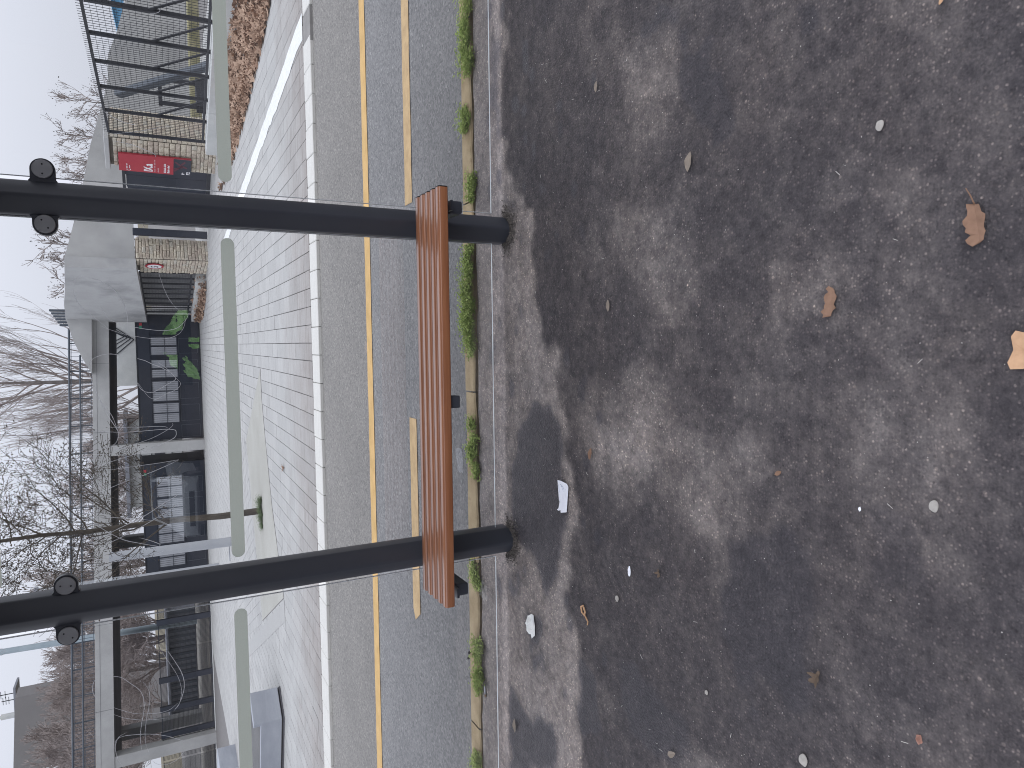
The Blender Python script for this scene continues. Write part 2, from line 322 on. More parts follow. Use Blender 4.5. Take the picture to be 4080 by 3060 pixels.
def lit_film(name, c, a, share):      # milky film on clear glass: daylight from behind glows through it
    mt = bpy.data.materials.new(name); mt.use_nodes = True; n, l = mt.node_tree.nodes, mt.node_tree.links; n.clear()
    o = n.new('ShaderNodeOutputMaterial'); tl = n.new('ShaderNodeBsdfTranslucent'); df = n.new('ShaderNodeBsdfDiffuse'); m1 = n.new('ShaderNodeMixShader'); m2_ = n.new('ShaderNodeMixShader'); tr = n.new('ShaderNodeBsdfTransparent')
    t = n.new('ShaderNodeTexCoord'); q = n.new('ShaderNodeTexNoise'); q.inputs['Scale'].default_value = 260; l.new(t.outputs['Object'], q.inputs['Vector'])
    cc = ramp(n, l, q.outputs[0], [(.3, tuple(x*.94 for x in c)), (.7, c)])
    l.new(cc, tl.inputs[0]); l.new(cc, df.inputs[0])
    m1.inputs[0].default_value = share; l.new(df.outputs[0], m1.inputs[1]); l.new(tl.outputs[0], m1.inputs[2]); m2_.inputs[0].default_value = a; l.new(tr.outputs[0], m2_.inputs[1]); l.new(m1.outputs[0], m2_.inputs[2]); l.new(m2_.outputs[0], o.inputs[0]); return mt
M['frost'] = lit_film('frosted_film', (.68,.72,.63), 1.0, .7)
M['scratch'] = lit_film('scratched_glass', (.9,.9,.92), .55, .7)
M['acrylic'] = film('clear_acrylic', (.7,.74,.78), .28)

# ------------------------------------------------------------------ ground
def sheet(name, x0, x1, y0, y1, z, mt, kind='structure'):
    b = MB(); b.add([(x0,y0,z),(x1,y0,z),(x1,y1,z),(x0,y1,z)], [(0,1,2,3)])
    return tag(b.build(name, mt, fix=False), kind=kind)
sheet('ground', -400, 400, -400, 800, -.72, M['ground'])
# ---- value noise for stains
def vnoise(x, y, sc, seed):
    r_ = np.random.default_rng(seed); G = r_.random((256, 256))
    u_, v_ = x*sc+300.3, y*sc+300.7; i, j = np.floor(u_).astype(int), np.floor(v_).astype(int); a, c = u_-i, v_-j
    a = a*a*(3-2*a); c = c*c*(3-2*c); g = lambda p, q: G[p % 256, q % 256]
    return g(i,j)*(1-a)*(1-c)+g(i+1,j)*a*(1-c)+g(i,j+1)*(1-a)*c+g(i+1,j+1)*a*c
def fbm(x, y, sc, seed, n=4): return sum(vnoise(x, y, sc*2**k, seed+k)*.5**k for k in range(n))/sum(.5**k for k in range(n))
def inpoly(px, py, poly):
    ins = np.zeros(px.shape, bool); n = len(poly)
    for k in range(n):
        (x1, y1), (x2, y2) = poly[k], poly[(k+1) % n]
        c = ((y1 > py) != (y2 > py)) & (px < (x2-x1)*(py-y1)/(y2-y1+1e-12)+x1); ins ^= c
    return ins
def blur(a, n):
    for _ in range(n):
        a = (np.roll(a,1,0)+np.roll(a,-1,0)+a*2)/4; a = (np.roll(a,1,1)+np.roll(a,-1,1)+a*2)/4
    return a
DRY = [  # (polygon on the ground, amount)
 ([(3.2,3.5),(1.6,2.97),(1.29,2.98),(1.04,3.02),(.75,2.9),(.52,2.77),(.31,2.77),(.05,2.72),(-.1,2.56),(-.3,2.49),(-.6,2.46),(-1.03,2.46),(-1.18,2.45),(-1.41,2.40),(-1.74,2.37),(-2.6,2.5),(-3.2,3.5)], .95),
 ([(-.14,2.35),(-.21,1.98),(-.28,1.88),(-.44,1.89),(-.49,2.03),(-.51,2.32),(-.33,2.37)], .85),
 ([(-.28,1.85),(-.255,1.46),(-.435,1.40),(-.57,1.63),(-.53,1.83)], .42),
 ([(.92,2.14),(.82,1.88),(.645,1.91),(.74,2.08)], .5), ([(.2,2.0),(.22,1.78),(.03,1.78),(-.01,1.98)], .5),
 ([(1.2,2.4),(1.1,1.7),(.9,1.9),(1.0,2.3)], .3), ([(.5,2.3),(.4,1.6),(.2,1.7),(.25,2.3)], .3), ([(.35,1.5),(.3,1.0),(-.1,1.0),(-.05,1.45)], .22),
 ([(-.7,1.3),(-.75,.8),(-1.0,.8),(-1.0,1.2)], .2), ([(-.2,1.2),(-.25,.8),(-.5,.8),(-.5,1.15)], .3), ([(.8,1.1),(.7,.75),(.4,.75),(.45,1.05)], .3),
 ([(-1.25,1.9),(-1.3,1.5),(-1.5,1.6),(-1.55,1.95)], .45), ([(-1.35,2.3),(-1.42,2.1),(-1.6,2.15),(-1.75,2.3)], .4)]
WETP = [([(-.385,2.93),(-.29,2.73),(-.3,2.57),(-.54,2.5),(-.75,2.54),(-1.04,2.56),(-1.1,2.64),(-1.03,2.78),(-.99,2.97),(-.85,2.99),(-.61,2.97)], 1),
 ([(-1.68,3.06),(-1.71,2.85),(-1.74,2.63),(-1.9,2.63),(-2.12,3.05)], 1), ([(-1.31,2.41),(-1.39,2.28),(-1.5,2.21),(-1.63,2.25),(-1.66,2.38),(-1.47,2.43)], .9),
 ([(-.55,1.58),(-.54,1.28),(-.95,1.26),(-1.03,1.53),(-.84,1.6)], .65), ([(.95,1.85),(.85,1.64),(.58,1.61),(.56,1.69),(.74,1.79)], .85),
 ([(.9,1.38),(.855,1.31),(.77,1.32),(.8,1.38)], .9), ([(1.145,1.98),(1.04,1.79),(.98,1.85),(1.07,2.03)], .7),
 ([(-1.23,2.84),(-1.25,2.745),(-1.37,2.74),(-1.40,2.82),(-1.32,2.86)], 1), ([(-1.2,2.1),(-1.2,1.8),(-1.45,1.85),(-1.4,2.1)], .6), ([(-.3,1.1),(-.3,.95),(-.6,.95),(-.6,1.1)], .4),
 ([(-1.42,2.82),(-1.42,2.72),(-1.5,2.72),(-1.5,2.82)], .8), ([(1.5,3.12),(1.4,3.04),(1.0,3.04),(1.0,3.12)], .5), ([(.7,3.02),(.68,2.94),(.6,2.95),(.6,3.02)], .6),
 ([(.2,2.93),(.18,2.87),(.1,2.87),(.12,2.93)], .6), ([(-1.1,2.98),(-1.1,2.93),(-1.2,2.93),(-1.2,2.98)], .7)]
def pavement():
    xs = np.linspace(-3.2, 3.2, 330); ys = np.concatenate([np.linspace(.3, 3.345, 165), [3.352]])
    X, Y = np.meshgrid(xs, ys); wx = (fbm(X, Y, 3.2, 3)-.5)*.36+(fbm(X, Y, 14, 9)-.5)*.2+(fbm(X, Y, 50, 29)-.5)*.06; wy = (fbm(X, Y, 3.2, 33)-.5)*.26+(fbm(X, Y, 14, 19)-.5)*.16+(fbm(X, Y, 50, 39)-.5)*.05
    dry = np.zeros_like(X); wet = np.zeros_like(X)
    soft = np.zeros_like(X)
    for k_, (poly, a) in enumerate(DRY):
        if k_ == 0: dry = np.maximum(dry, inpoly(X+wx, Y+wy, poly)*a)
        else: soft = np.maximum(soft, inpoly(X+wx, Y+wy, poly)*a*.72)
    dry = np.maximum(dry, blur(soft, 14))
    for poly, a in WETP: wet = np.maximum(wet, inpoly(X+wx*.7, Y+wy*.7, poly)*a)
    dry = np.clip(blur(dry, 1) + (fbm(X, Y, 18, 150)-.5)*.35 + (fbm(X, Y, 5, 50)-.5)*.75*(blur(dry, 25) > .1) + (fbm(X, Y, 2.2, 60)-.5)*.36, 0, 1)
    dry *= .5+.5*np.clip(fbm(X, Y, 26, 71)*1.6-.1, 0, 1); dry = np.maximum(dry, .62*np.clip((Y-3.0)/.2, 0, 1)*(.6+.5*fbm(X, Y, 7, 77)))
    # damp drips, small round spots
    for _ in range(150):
        cx, cy, r_ = rng.uniform(-2.3, 2), rng.uniform(2.2, 3.3), rng.uniform(.006, .03)
        wet = np.maximum(wet, .8*(((X-cx)/1.6)**2+(Y-cy)**2 < r_*r_))
    wet = blur(wet, 1); dry *= 1-.85*np.clip(blur(wet, 2)*1.2, 0, 1)
    Yj = Y.copy(); Yj[-1] += (fbm(X[-1], Y[-1]*0, 9, 5)-.5)*.035; Z = (fbm(X, Y, 1.1, 90)-.5)*.012 + (fbm(X, Y, 8, 95)-.5)*.003
    Z[0] = 0; Z[:, 0] = 0; Z[:, -1] = 0
    v = np.stack([X.ravel(), Yj.ravel(), Z.ravel()], 1); ny, nx = X.shape
    idx = np.arange(ny*nx).reshape(ny, nx); f = np.stack([idx[:-1,:-1].ravel(), idx[:-1,1:].ravel(), idx[1:,1:].ravel(), idx[1:,:-1].ravel()], 1)
    me = bpy.data.meshes.new('pavement'); me.from_pydata(v.tolist(), [], f.tolist()); me.materials.append(M['asphalt'])
    for nm, d in (('dry', dry), ('damp', wet)):
        at = me.attributes.new(nm, 'FLOAT', 'POINT'); at.data.foreach_set('value', d.ravel().astype(np.float32))
    me.polygons.foreach_set('use_smooth', [True]*len(me.polygons))
    tag(link('pavement', me, None), kind='structure')
    # the same asphalt going on to both sides and behind
    b = MB()
    for x0, x1, y0, y1 in ((-60,-3.2,-40,3.35), (3.2,60,-40,3.35), (-3.2,3.2,-40,.3)): b.add([(x0,y0,0),(x1,y0,0),(x1,y1,0),(x0,y1,0)], [(0,1,2,3)])
    tag(b.build('pavement', M['asphalt'], fix=False), kind='structure')
pavement()
sheet('soil_strip', -60, 60, 3.30, 3.40, -.04, M['soil'])
# near kerb: sandy stones one after the other
kerb = thing('kerb', None, None, (0, 3.42, -.1)); tag(kerb, kind='structure')
xk = -6.0
while xk < 6:
    L = random.uniform(.9, 1.1); b = MB(); dz = random.uniform(-.002, .003)
    n = 24; top = []; 
    for i in range(n+1):
        x = xk+.004+(L-.008)*i/n; w = (vnoise(np.array([x]), np.array([0.]), 11, 8)[0]-.5)*.022+(vnoise(np.array([x]), np.array([0.]), 40, 18)[0]-.5)*.008
        top.append((x, 3.372+w, 3.487))
    for i in range(n):
        (xa, ya, yb), (xc, yc, yd) = top[i], top[i+1]; z = .010+dz
        b.add([(xa,ya,z-.006),(xc,yc,z-.006),(xc,yc+.012,z),(xa,ya+.012,z),(xc,yd,z),(xa,yb,z),(xa,ya,-.15),(xc,yc,-.15),(xc,yd,-.15),(xa,yb,-.15)],
              [(0,1,2,3),(3,2,4,5),(6,7,1,0),(5,4,8,9)])
    b.build('kerb_stone', M['kerb'], kerb, fix=False); xk += L
sheet('road', -60, 60, 3.45, 7.06, -.03, M['road'])
def quads(name, pls, z, mt):
    b = MB()
    for p in pls: b.add([(x, y, z) for x, y in p], [tuple(range(len(p)))])
    return tag(b.build(name, mt, fix=False), kind='structure')
def wob(x0, x1, ya, yb, seed, a=.008):
    n = int(abs(x1-x0)/.06); t = [x0+(x1-x0)*i/n for i in range(n+1)]; f = lambda x, s: (vnoise(np.array([x]), np.array([s*3.]), 7, seed)[0]-.5)*a
    return [(x, ya+f(x, 1)) for x in t] + [(x, yb+f(x, 2)) for x in t[::-1]]
quads('yellow_line', [wob(-30, 30, 5.335, 5.475, 4)], -.026, M['yellow_paint'])
quads('yellow_line', [wob(.895, 30, 4.375, 4.51, 6), wob(-1.80, -.50, 4.375, 4.51, 7)+[( -1.87, 4.47)]], -.026, M['yellow_paint2'])

# ---- far kerb of white stones
fk = thing('white_kerb', None, None, (0, 7.2, -.05)); tag(fk, kind='structure')
kmeshes = []
for q in range(3):
    b = MB(); b.box(-.1368, .1368, -.155, .155, -.06, 0); o = b.build('kerb_stone', M['white_stone'], bevel=.006, seg=1); kmeshes.append(o.data); bpy.data.objects.remove(o)
k = 0; x = .163-.279*24
while x < 5.2:
    if not (2.9 < x+.14 < 3.2):
        o = link('kerb_stone', kmeshes[k % 3], None, fk, (x+.14, 7.215+random.uniform(-.004,.004), random.uniform(-.002,.002)))
    k += 1; x += .279
b = MB(); b.box(2.9, 3.22, 7.06, 7.37, -.06, -.0035); b.build('filler_slab', pm('grey_cement_fill', (.2,.195,.185), (.27,.262,.25), 5, .9, .2, 60), fk)
b = MB(); b.box(-60, .163-.279*24, 7.06, 7.37, -.06, -.002); b.box(5.25, 60, 7.06, 7.37, -.06, -.002); tag(b.build('kerb_run', M['white_stone'], fk))

# ---- paved forecourt: bed, then pavers in rows
pz = MB(); pz.add([(-40,7.37,-.016),(40,7.37,-.016),(40,29.4,zg(29.39)-.016),(-40,29.4,zg(29.39)-.016)], [(0,1,2,3)])
pz.add([(-40,29.4,-.456),(40,29.4,-.456),(40,140,-.456),(-40,140,-.456)], [(0,1,2,3)])
court = tag(pz.build('forecourt', pm('joint_sand', (.15,.145,.14), (.2,.19,.185), 20, .95, .2, 60), fix=False), kind='structure'); ORG[court] = Vector((0,0,0))
SLAB = [(-.383,11.55),(-1.776,13.93),(-4.65,12.36),(-3.45,9.86),(-2.34,10.75),(-1.51,11.2),(-.85,11.5)]
EDGE = [(-3.47,9.80),(-3.76,9.80),(-6.3,14.87),(-5.98,14.80)]
R2 = [(-4.60,12.42),(-1.776,14.0),(-1.9,17.5),(-9.5,17.5),(-7.4,17.2),(-5.95,14.85)]
def pin(x, y, poly): return bool(inpoly(np.array([x]), np.array([y]), poly)[0])
def allin(x, y, L, poly, w=.0927, ang=0.):
    c_, s_ = math.cos(ang), math.sin(ang); q = [(x+a*c_-b_*s_, y+a*s_+b_*c_) for a in (-w, w) for b_ in (-L/2, L/2)]
    return bool(inpoly(np.array([p[0] for p in q]), np.array([p[1] for p in q]), poly).all())
LENS = [.26, .34, .42, .56]
def paver_mesh(L, w):
    b = MB(); h = .05; e = .004; a, c = w/2-.0035, L/2-.002
    b.add([(-a,-c,-h),(a,-c,-h),(a,c,-h),(-a,c,-h),(-a,-c,-e),(a,-c,-e),(a,c,-e),(-a,c,-e),(-a+e,-c+e,0),(a-e,-c+e,0),(a-e,c-e,0),(-a+e,c-e,0)],
          [(0,1,5,4),(1,2,6,5),(2,3,7,6),(3,0,4,7),(4,5,9,8),(5,6,10,9),(6,7,11,10),(7,4,8,11),(8,9,10,11)])
    return b
PW = .1855
PVM = [ (lambda b: (b.build('paver', M['paver'], fix=False)))(paver_mesh(L, PW)) for L in LENS ]
PVD = [o.data for o in PVM]; [bpy.data.objects.remove(o) for o in PVM]
spots = []
for kx in range(-62, 45):
    xc = .005+PW*(kx+.5); y = 7.375+random.choice((0, -.1, -.2))
    while y < 29.3:
        li = random.choices(range(4), (1, 3, 3, 1))[0]; L = LENS[li]; yc = y+L/2
        if y < 7.37: L2 = y+L-7.375; y0 = 7.375
        else: y0, L2 = y, L
        if not (allin(xc, yc, L, SLAB) or allin(xc, yc, L, EDGE) or allin(xc, yc, L, R2) or yc > 29.3): spots.append((xc, y0+L2/2, L2, li, y0 == y))
        y += L
vis = [s for s in spots if -3.9-(s[1]-7.4)*.55 < s[0] < 3.7+(s[1]-7.4)*.35]
near = sorted([s for s in vis if s[4]], key=lambda s: s[1])[:290]; ns_ = set(near)
tilt = -math.atan(.02)
for s in near:
    o = link('paver', PVD[s[3]], None, court, (s[0], s[1], zg(s[1])+random.uniform(-.0012,.0012))); o.rotation_euler = (tilt, 0, random.uniform(-.004,.004))
b = MB()
def addp(bb, xc, yc, L, w, ang=0, up_=0.):
    a, c = w/2-.0035, L/2-.0025; ca, sa = math.cos(ang), math.sin(ang); dz = up_+random.uniform(-.0012,.0012)
    q = [(xc+dx*ca-dy*sa, yc+dx*sa+dy*ca) for dx, dy in ((-a,-c),(a,-c),(a,c),(-a,c))]
    bb.add([(x, y, zg(y)+dz-.012) for x, y in q]+[(x, y, zg(y)+dz) for x, y in q], [(0,1,5,4),(1,2,6,5),(2,3,7,6),(3,0,4,7),(4,5,6,7)])
for s in spots:
    if s not in ns_: addp(b, s[0], s[1], s[2], PW)
an = R(25); 
for kx in range(-60, 60):
    y = -12.0
    while y < 12:
        L = random.choice(LENS); lx, ly = PW*kx, y+L/2; xc, yc = -5+lx*math.cos(an)-ly*math.sin(an), 15+lx*math.sin(an)+ly*math.cos(an)
        if pin(xc, yc, R2): addp(b, xc, yc, L, PW, an, .003)
        y += L
tag(b.build('paver', M['paver_far'], court, fix=False), kind='stuff')
def flat(name, poly, dz, mt, th=.02):
    b = MB(); b.prism([(x, y, zg(y)+dz) for x, y in poly], (0,0,-th), (0,0,0)); return b.build(name, mt, court)
flat('slab', SLAB, .0045, M['slab']); flat('slab', EDGE, .0055, M['paver'])
def ring(poly, w):
    for i in range(len(poly)):
        (x, y), (x2, y2) = poly[i], poly[(i+1) % len(poly)]; d_ = Vector((x2-x, y2-y)).normalized(); n_ = Vector((d_.y, -d_.x))*w
        c_ = Vector((sum(p[0] for p in poly)/len(poly), sum(p[1] for p in poly)/len(poly))); n_ = -n_ if n_.dot(Vector((x, y))-c_) < 0 else n_
        b = MB(); b.bar((x+n_.x*.5,y+n_.y*.5,zg(y)-.002+.0005*i),(x2+n_.x*.5,y2+n_.y*.5,zg(y2)-.002+.0005*i), w, .008); b.build('joint_strip', bpy.data.materials['joint_sand'], court)
ring(SLAB, .012)
# rough white line over the pavers along the gate lane
b = MB(); t = [7.38+i*.16 for i in range(66)]
lf = [(3.28-.072*(y-7.38)*1.3+(vnoise(np.array([y]), np.array([0.]), 5, 3)[0]-.5)*.03, y) for y in t]; rt = [(x-.25+(vnoise(np.array([y]), np.array([5.]), 6, 13)[0]-.5)*.06, y) for x, y in lf]
for i in range(65): b.add([(*lf[i], zg(t[i])+.004), (*rt[i], zg(t[i])+.004), (*rt[i+1], zg(t[i+1])+.004), (*lf[i+1], zg(t[i+1])+.004)], [(0,1,2,3)])
tag(b.build('white_line', M['white_paint'], fix=False), kind='structure')

# ------------------------------------------------------------------ bus shelter
YG = 3.06
sh = thing('bus_shelter', 'dark metal bus shelter with clear glass back wall behind the wooden bench', 'bus shelter', (-.22, 3.05, 0))
PROF = [(-.06,.055),(-.06,-.02),(-.054,-.029),(-.006,-.076),(.006,-.076),(.054,-.029),(.06,-.02),(.06,.055)]
for px in (.524, -.962, 2.01, -2.448):
    b = MB(); b.prism([(px+x, 3.045+y, 0) for x, y in PROF], (0,0,-.05), (0,0,2.62)); p = b.build('post', M['post'], sh, smooth=True, bevel=.0025, seg=1)
b = MB(); b.prism([(x, y, 0) for x, y in ((-2.7,1.45),(2.26,1.45),(2.26,3.3),(-2.7,3.3))], (0,0,2.62), (0,0,2.7)); b.build('roof', M['post'], sh, bevel=.01, seg=2)
SCR_ALL = []
PANES = []
for x0, x1 in ((.603, 1.94), (-.908, .463), (-2.38, -1.043)):
    z0, z1, ya, yb = .055, 2.5, YG-.005, YG+.005
    b = MB(); v = [(x0,ya,z0),(x1,ya,z0),(x1,yb,z0),(x0,yb,z0),(x0,ya,z1),(x1,ya,z1),(x1,yb,z1),(x0,yb,z1)]
    b.add(v, [(0,1,5,4)], 0); b.add(v, [(2,3,7,6)], 1); b.add(v, [(0,3,2,1),(4,5,6,7),(1,2,6,5),(3,0,4,7)], 2)
    e_ = .0022; w_ = [(x0+e_,ya-.0004,z0+e_),(x1-e_,ya-.0004,z0+e_),(x1-e_,ya-.0004,z1-e_),(x0+e_,ya-.0004,z1-e_),(x0,ya-.0002,z0),(x1,ya-.0002,z0),(x1,ya-.0002,z1),(x0,ya-.0002,z1)]
    b.add(w_, [(4,5,1,0),(5,6,2,1),(6,7,3,2),(7,4,0,3)], 2)      # ground arris round the pane
    g = b.build('glass_pane', [M['glass'], M['clear'], M['glass_edge']], sh, fix=False); PANES.append((x0, x1, g))
    for zc in ((1.227, 2.046) if x0 < 0 < x1 else (1.227,)):
        e0, e1 = x0+.04, x1-.04; pts = []; r_ = .0255
        for i in range(13): a = math.pi/2+math.pi*i/12; pts.append((e0+r_+r_*math.cos(a), 0, zc+r_*math.sin(a)))
        for i in range(13): a = -math.pi/2+math.pi*i/12; pts.append((e1-r_+r_*math.cos(a), 0, zc+r_*math.sin(a)))
        q = MB(); q.add([(p[0], ya-.0006, p[2]) for p in pts], [tuple(range(len(pts)))]); q.build('frosted_strip', M['frost'], g, fix=False)   # a film stuck on the glass
x0, x1, g = PANES[2]
q = MB(); q.tube([(-1.09+.012*math.cos(i*math.pi/8), YG-.0055, 2.035+.012*math.sin(i*math.pi/8)) for i in range(17)], .0009, 4); q.bar((-1.094,YG-.0056,2.041),(-1.086,YG-.0056,2.038),.0016); q.bar((-1.094,YG-.0056,2.034),(-1.086,YG-.0056,2.031),.0016)
q.build('etched_mark', M['scratch'], g)
SCRATCHES=[[(0.148,1.675),(0.101,1.65),(0.082,1.609),(0.068,1.558),(0.059,1.505),(0.057,1.46),(0.065,1.424),(0.085,1.399),(0.103,1.386),(0.125,1.377)],
[(0.075,1.678),(0.062,1.651),(0.047,1.611),(0.034,1.559),(0.027,1.515),(0.024,1.48),(0.03,1.443),(0.044,1.415),(0.068,1.398),(0.095,1.391),(0.113,1.394)],
[(0.223,1.756),(0.242,1.752),(0.253,1.735),(0.254,1.712),(0.244,1.681),(0.226,1.649),(0.199,1.622),(0.167,1.603),(0.13,1.592),(0.087,1.589),(0.041,1.595)],
[(0.223,1.756),(0.196,1.757),(0.16,1.747),(0.124,1.717),(0.096,1.686),(0.062,1.652)],
[(-0.078,1.725),(-0.051,1.712),(-0.035,1.684),(-0.03,1.655),(-0.033,1.625)],
[(0.278,1.477),(0.245,1.469),(0.198,1.454),(0.16,1.434),(0.136,1.413)],
[(-0.049,1.562),(-0.058,1.536),(-0.07,1.515),(-0.084,1.484),(-0.101,1.457)],
[(-0.066,1.492),(-0.084,1.469),(-0.107,1.448),(-0.126,1.434),(-0.136,1.437),(-0.149,1.459),(-0.166,1.487),(-0.179,1.514),(-0.178,1.536),(-0.167,1.553),(-0.149,1.563),(-0.115,1.575)],
[(-0.126,1.434),(-0.145,1.418),(-0.157,1.418),(-0.173,1.434),(-0.189,1.47),(-0.206,1.501),(-0.205,1.515),(-0.192,1.533),(-0.143,1.563)],
[(-0.063,1.733),(-0.138,1.712),(-0.204,1.691),(-0.266,1.665),(-0.32,1.638),(-0.339,1.637),(-0.362,1.644),(-0.375,1.657)],
[(-0.204,1.691),(-0.233,1.672),(-0.267,1.653),(-0.32,1.638)],
[(-0.314,1.719),(-0.326,1.634),(-0.327,1.563),(-0.325,1.486),(-0.329,1.447),(-0.339,1.439),(-0.358,1.444),(-0.375,1.475),(-0.407,1.562),(-0.436,1.667),(-0.452,1.721)],
[(-0.306,1.662),(-0.311,1.563),(-0.313,1.49),(-0.319,1.469)],
[(-0.303,1.451),(-0.313,1.451),(-0.331,1.474),(-0.359,1.531),(-0.391,1.637),(-0.405,1.666),(-0.403,1.723)],
[(-0.466,1.669),(-0.459,1.564),(-0.454,1.491),(-0.448,1.434)],
[(-0.449,1.434),(-0.474,1.492),(-0.5,1.566),(-0.516,1.621),(-0.553,1.721)],
[(-0.587,1.443),(-0.617,1.497),(-0.656,1.563),(-0.702,1.67),(-0.738,1.736)],
[(-0.618,1.431),(-0.657,1.499),(-0.696,1.573),(-0.729,1.646),(-0.75,1.7)],
[(-0.637,1.726),(-0.647,1.676),(-0.66,1.606),(-0.676,1.538)],
[(-0.671,1.722),(-0.714,1.67),(-0.741,1.63),(-0.765,1.567),(-0.783,1.512)],
[(-0.738,1.583),(-0.75,1.554),(-0.766,1.524),(-0.775,1.512),(-0.782,1.516)],
[(-0.792,1.755),(-0.807,1.695),(-0.814,1.641),(-0.815,1.591),(-0.813,1.539),(-0.804,1.504)],
[(-1.171,1.531),(-1.214,1.515),(-1.265,1.49),(-1.31,1.47),(-1.354,1.459),(-1.389,1.459),(-1.427,1.469),(-1.448,1.488)],
[(-1.202,1.501),(-1.242,1.481),(-1.287,1.46),(-1.331,1.448),(-1.371,1.449),(-1.419,1.465),(-1.444,1.484)],
[(-1.382,1.695),(-1.407,1.656),(-1.428,1.614),(-1.442,1.55),(-1.441,1.506),(-1.421,1.474)],
[(-1.41,1.694),(-1.434,1.657),(-1.456,1.602),(-1.467,1.551),(-1.471,1.516)],
[(-1.306,1.592),(-1.335,1.576),(-1.367,1.57),(-1.411,1.575),(-1.458,1.585),(-1.506,1.592),(-1.557,1.591),(-1.59,1.582)],
[(-1.261,1.69),(-1.272,1.663),(-1.301,1.635),(-1.333,1.606),(-1.366,1.593),(-1.416,1.592),(-1.473,1.603),(-1.522,1.609),(-1.573,1.607)],
[(-1.528,1.694),(-1.514,1.692),(-1.504,1.672),(-1.507,1.634),(-1.52,1.575),(-1.541,1.523),(-1.561,1.488),(-1.582,1.457)],
[(-1.492,1.655),(-1.502,1.681),(-1.524,1.692),(-1.547,1.695),(-1.589,1.688),(-1.623,1.673)],
[(-1.625,1.459),(-1.649,1.482),(-1.659,1.518),(-1.649,1.553),(-1.621,1.578)],
[(-1.259,1.75),(-1.276,1.758),(-1.305,1.76),(-1.332,1.75)],
[(1.257,1.686),(1.24,1.683)],
[(1.244,1.47),(1.249,1.449),(1.259,1.436),(1.269,1.44)],
[(0.865,1.64),(0.844,1.608),(0.829,1.568),(0.825,1.532)],
[(0.769,1.671),(0.783,1.611),(0.802,1.528),(0.822,1.465),(0.838,1.405)],
[(0.758,1.612),(0.751,1.551),(0.734,1.498),(0.723,1.473),(0.714,1.471)]]
def smoothline(p, n=6):
    out = []
    for i in range(len(p)-1):
        p0, p1, p2, p3 = p[max(i-1,0)], p[i], p[i+1], p[min(i+2,len(p)-1)]
        for k in range(n):
            t = k/n; out.append(tuple(.5*(2*p1[a]+(p2[a]-p0[a])*t+(2*p0[a]-5*p1[a]+4*p2[a]-p3[a])*t*t+(3*p1[a]-p0[a]-3*p2[a]+p3[a])*t**3) for a in (0,1)))
    return out+[p[-1]]
for sc in SCRATCHES:
    pts = smoothline(sc); cx = sum(p[0] for p in pts)/len(pts)
    for x0, x1, g in PANES:
        if x0-.05 < cx < x1+.05:
            wd = random.uniform(.0007, .0014); q = MB(); pts = [(min(max(x, x0+.002), x1-.002), z) for x, z in pts]
            q.tube([(x, YG-.0056, z) for x, z in pts], [max(.0003, wd*(.55+.5*math.sin(math.pi*i/(len(pts)-1)))) for i in range(len(pts))], 4); q.build('scratch', M['scratch'], g); break
# clamps: dark ear with a brushed disc and two pin holes
def clamp(px, side, cx, cz, ang):
    b = MB(); r_ = .0385; pts = []
    for i in range(17):
        a = -math.pi/2+math.pi*i/16; pts.append((cx+side*r_*math.cos(a), 0, cz+r_*math.sin(a)))
    xi = px+side*.045; pts = [(xi, 0, cz-r_-.008), (px+side*.062, 0, cz-r_-.006), (px+side*.068, 0, cz-r_)] + pts + [(px+side*.068, 0, cz+r_), (px+side*.062, 0, cz+r_+.006), (xi, 0, cz+r_+.008)]
    b.prism(pts, (0, 3.024, 0), (0, 3.052, 0)); c = b.build('clamp', M['post'], sh, smooth=True, bevel=.002, seg=1)
    d = MB(); d.disc((cx, 3.0205, cz), .0325, (0,1,0), 36, .008); dd = d.build('disc', M['disc'], c, smooth=True, bevel=.0015, seg=1)
    for s in (-1, 1): h = MB(); h.disc((cx+s*.0165*math.cos(ang), 3.0166, cz+s*.0165*math.sin(ang)), .003, (0,1,0), 10, .0024); h.build('pin_hole', M['black'], dd)
def discmat():
    mt, n, l, b = nmat('turned_steel'); t = n.new('ShaderNodeTexCoord'); b.inputs['Metallic'].default_value = .25; b.inputs['Base Color'].default_value = (.4,.405,.41,1)
    b.inputs['Roughness'].default_value = .34; b.inputs['Anisotropic'].default_value = .9
    tg = n.new('ShaderNodeTangent'); tg.direction_type = 'RADIAL'; tg.axis = 'Y'; l.new(tg.outputs[0], b.inputs['Tangent']); return mt
M['disc'] = discmat()
clamp(.524, 1, .626, 1.833, 0.0); clamp(.524, -1, .434, 1.833, .6); clamp(-.962, 1, -.874, 1.826, 1.45); clamp(-.962, -1, -1.060, 1.826, .95)
for px in (.524, -.962):
    for s in (1, -1): 
        b = MB(); b.box(px+s*.05-.012*(1+s), px+s*.05+.012*(1-s)+s*.03, 3.035, 3.052, 2.3, 2.36); b.build('clamp', M['post'], sh)
# sealing grit round the post feet
for px in (.524, -.962):
    b = MB()
    for _ in range(420):
        a = random.uniform(math.pi*.95, 2.05*math.pi); r_ = abs(random.gauss(0, .028))+.055; x, y = px+math.cos(a)*r_*1.05, 3.035+math.sin(a)*r_*1.2; s = random.uniform(.0012, .005); z = random.uniform(0, .006)
        b.add([(x-s,y-s,z),(x+s,y-s*.6,z),(x+s*.7,y+s,z),(x-s*.8,y+s*.8,z),(x+random.uniform(-s,s)*.3,y,z+s*1.5)], [(0,1,4),(1,2,4),(2,3,4),(3,0,4)])
    tag(b.build('grit', pm('dark_gravel', (.05,.045,.042), (.15,.135,.12), 80, .95, 0), sh, fix=False), kind='stuff')

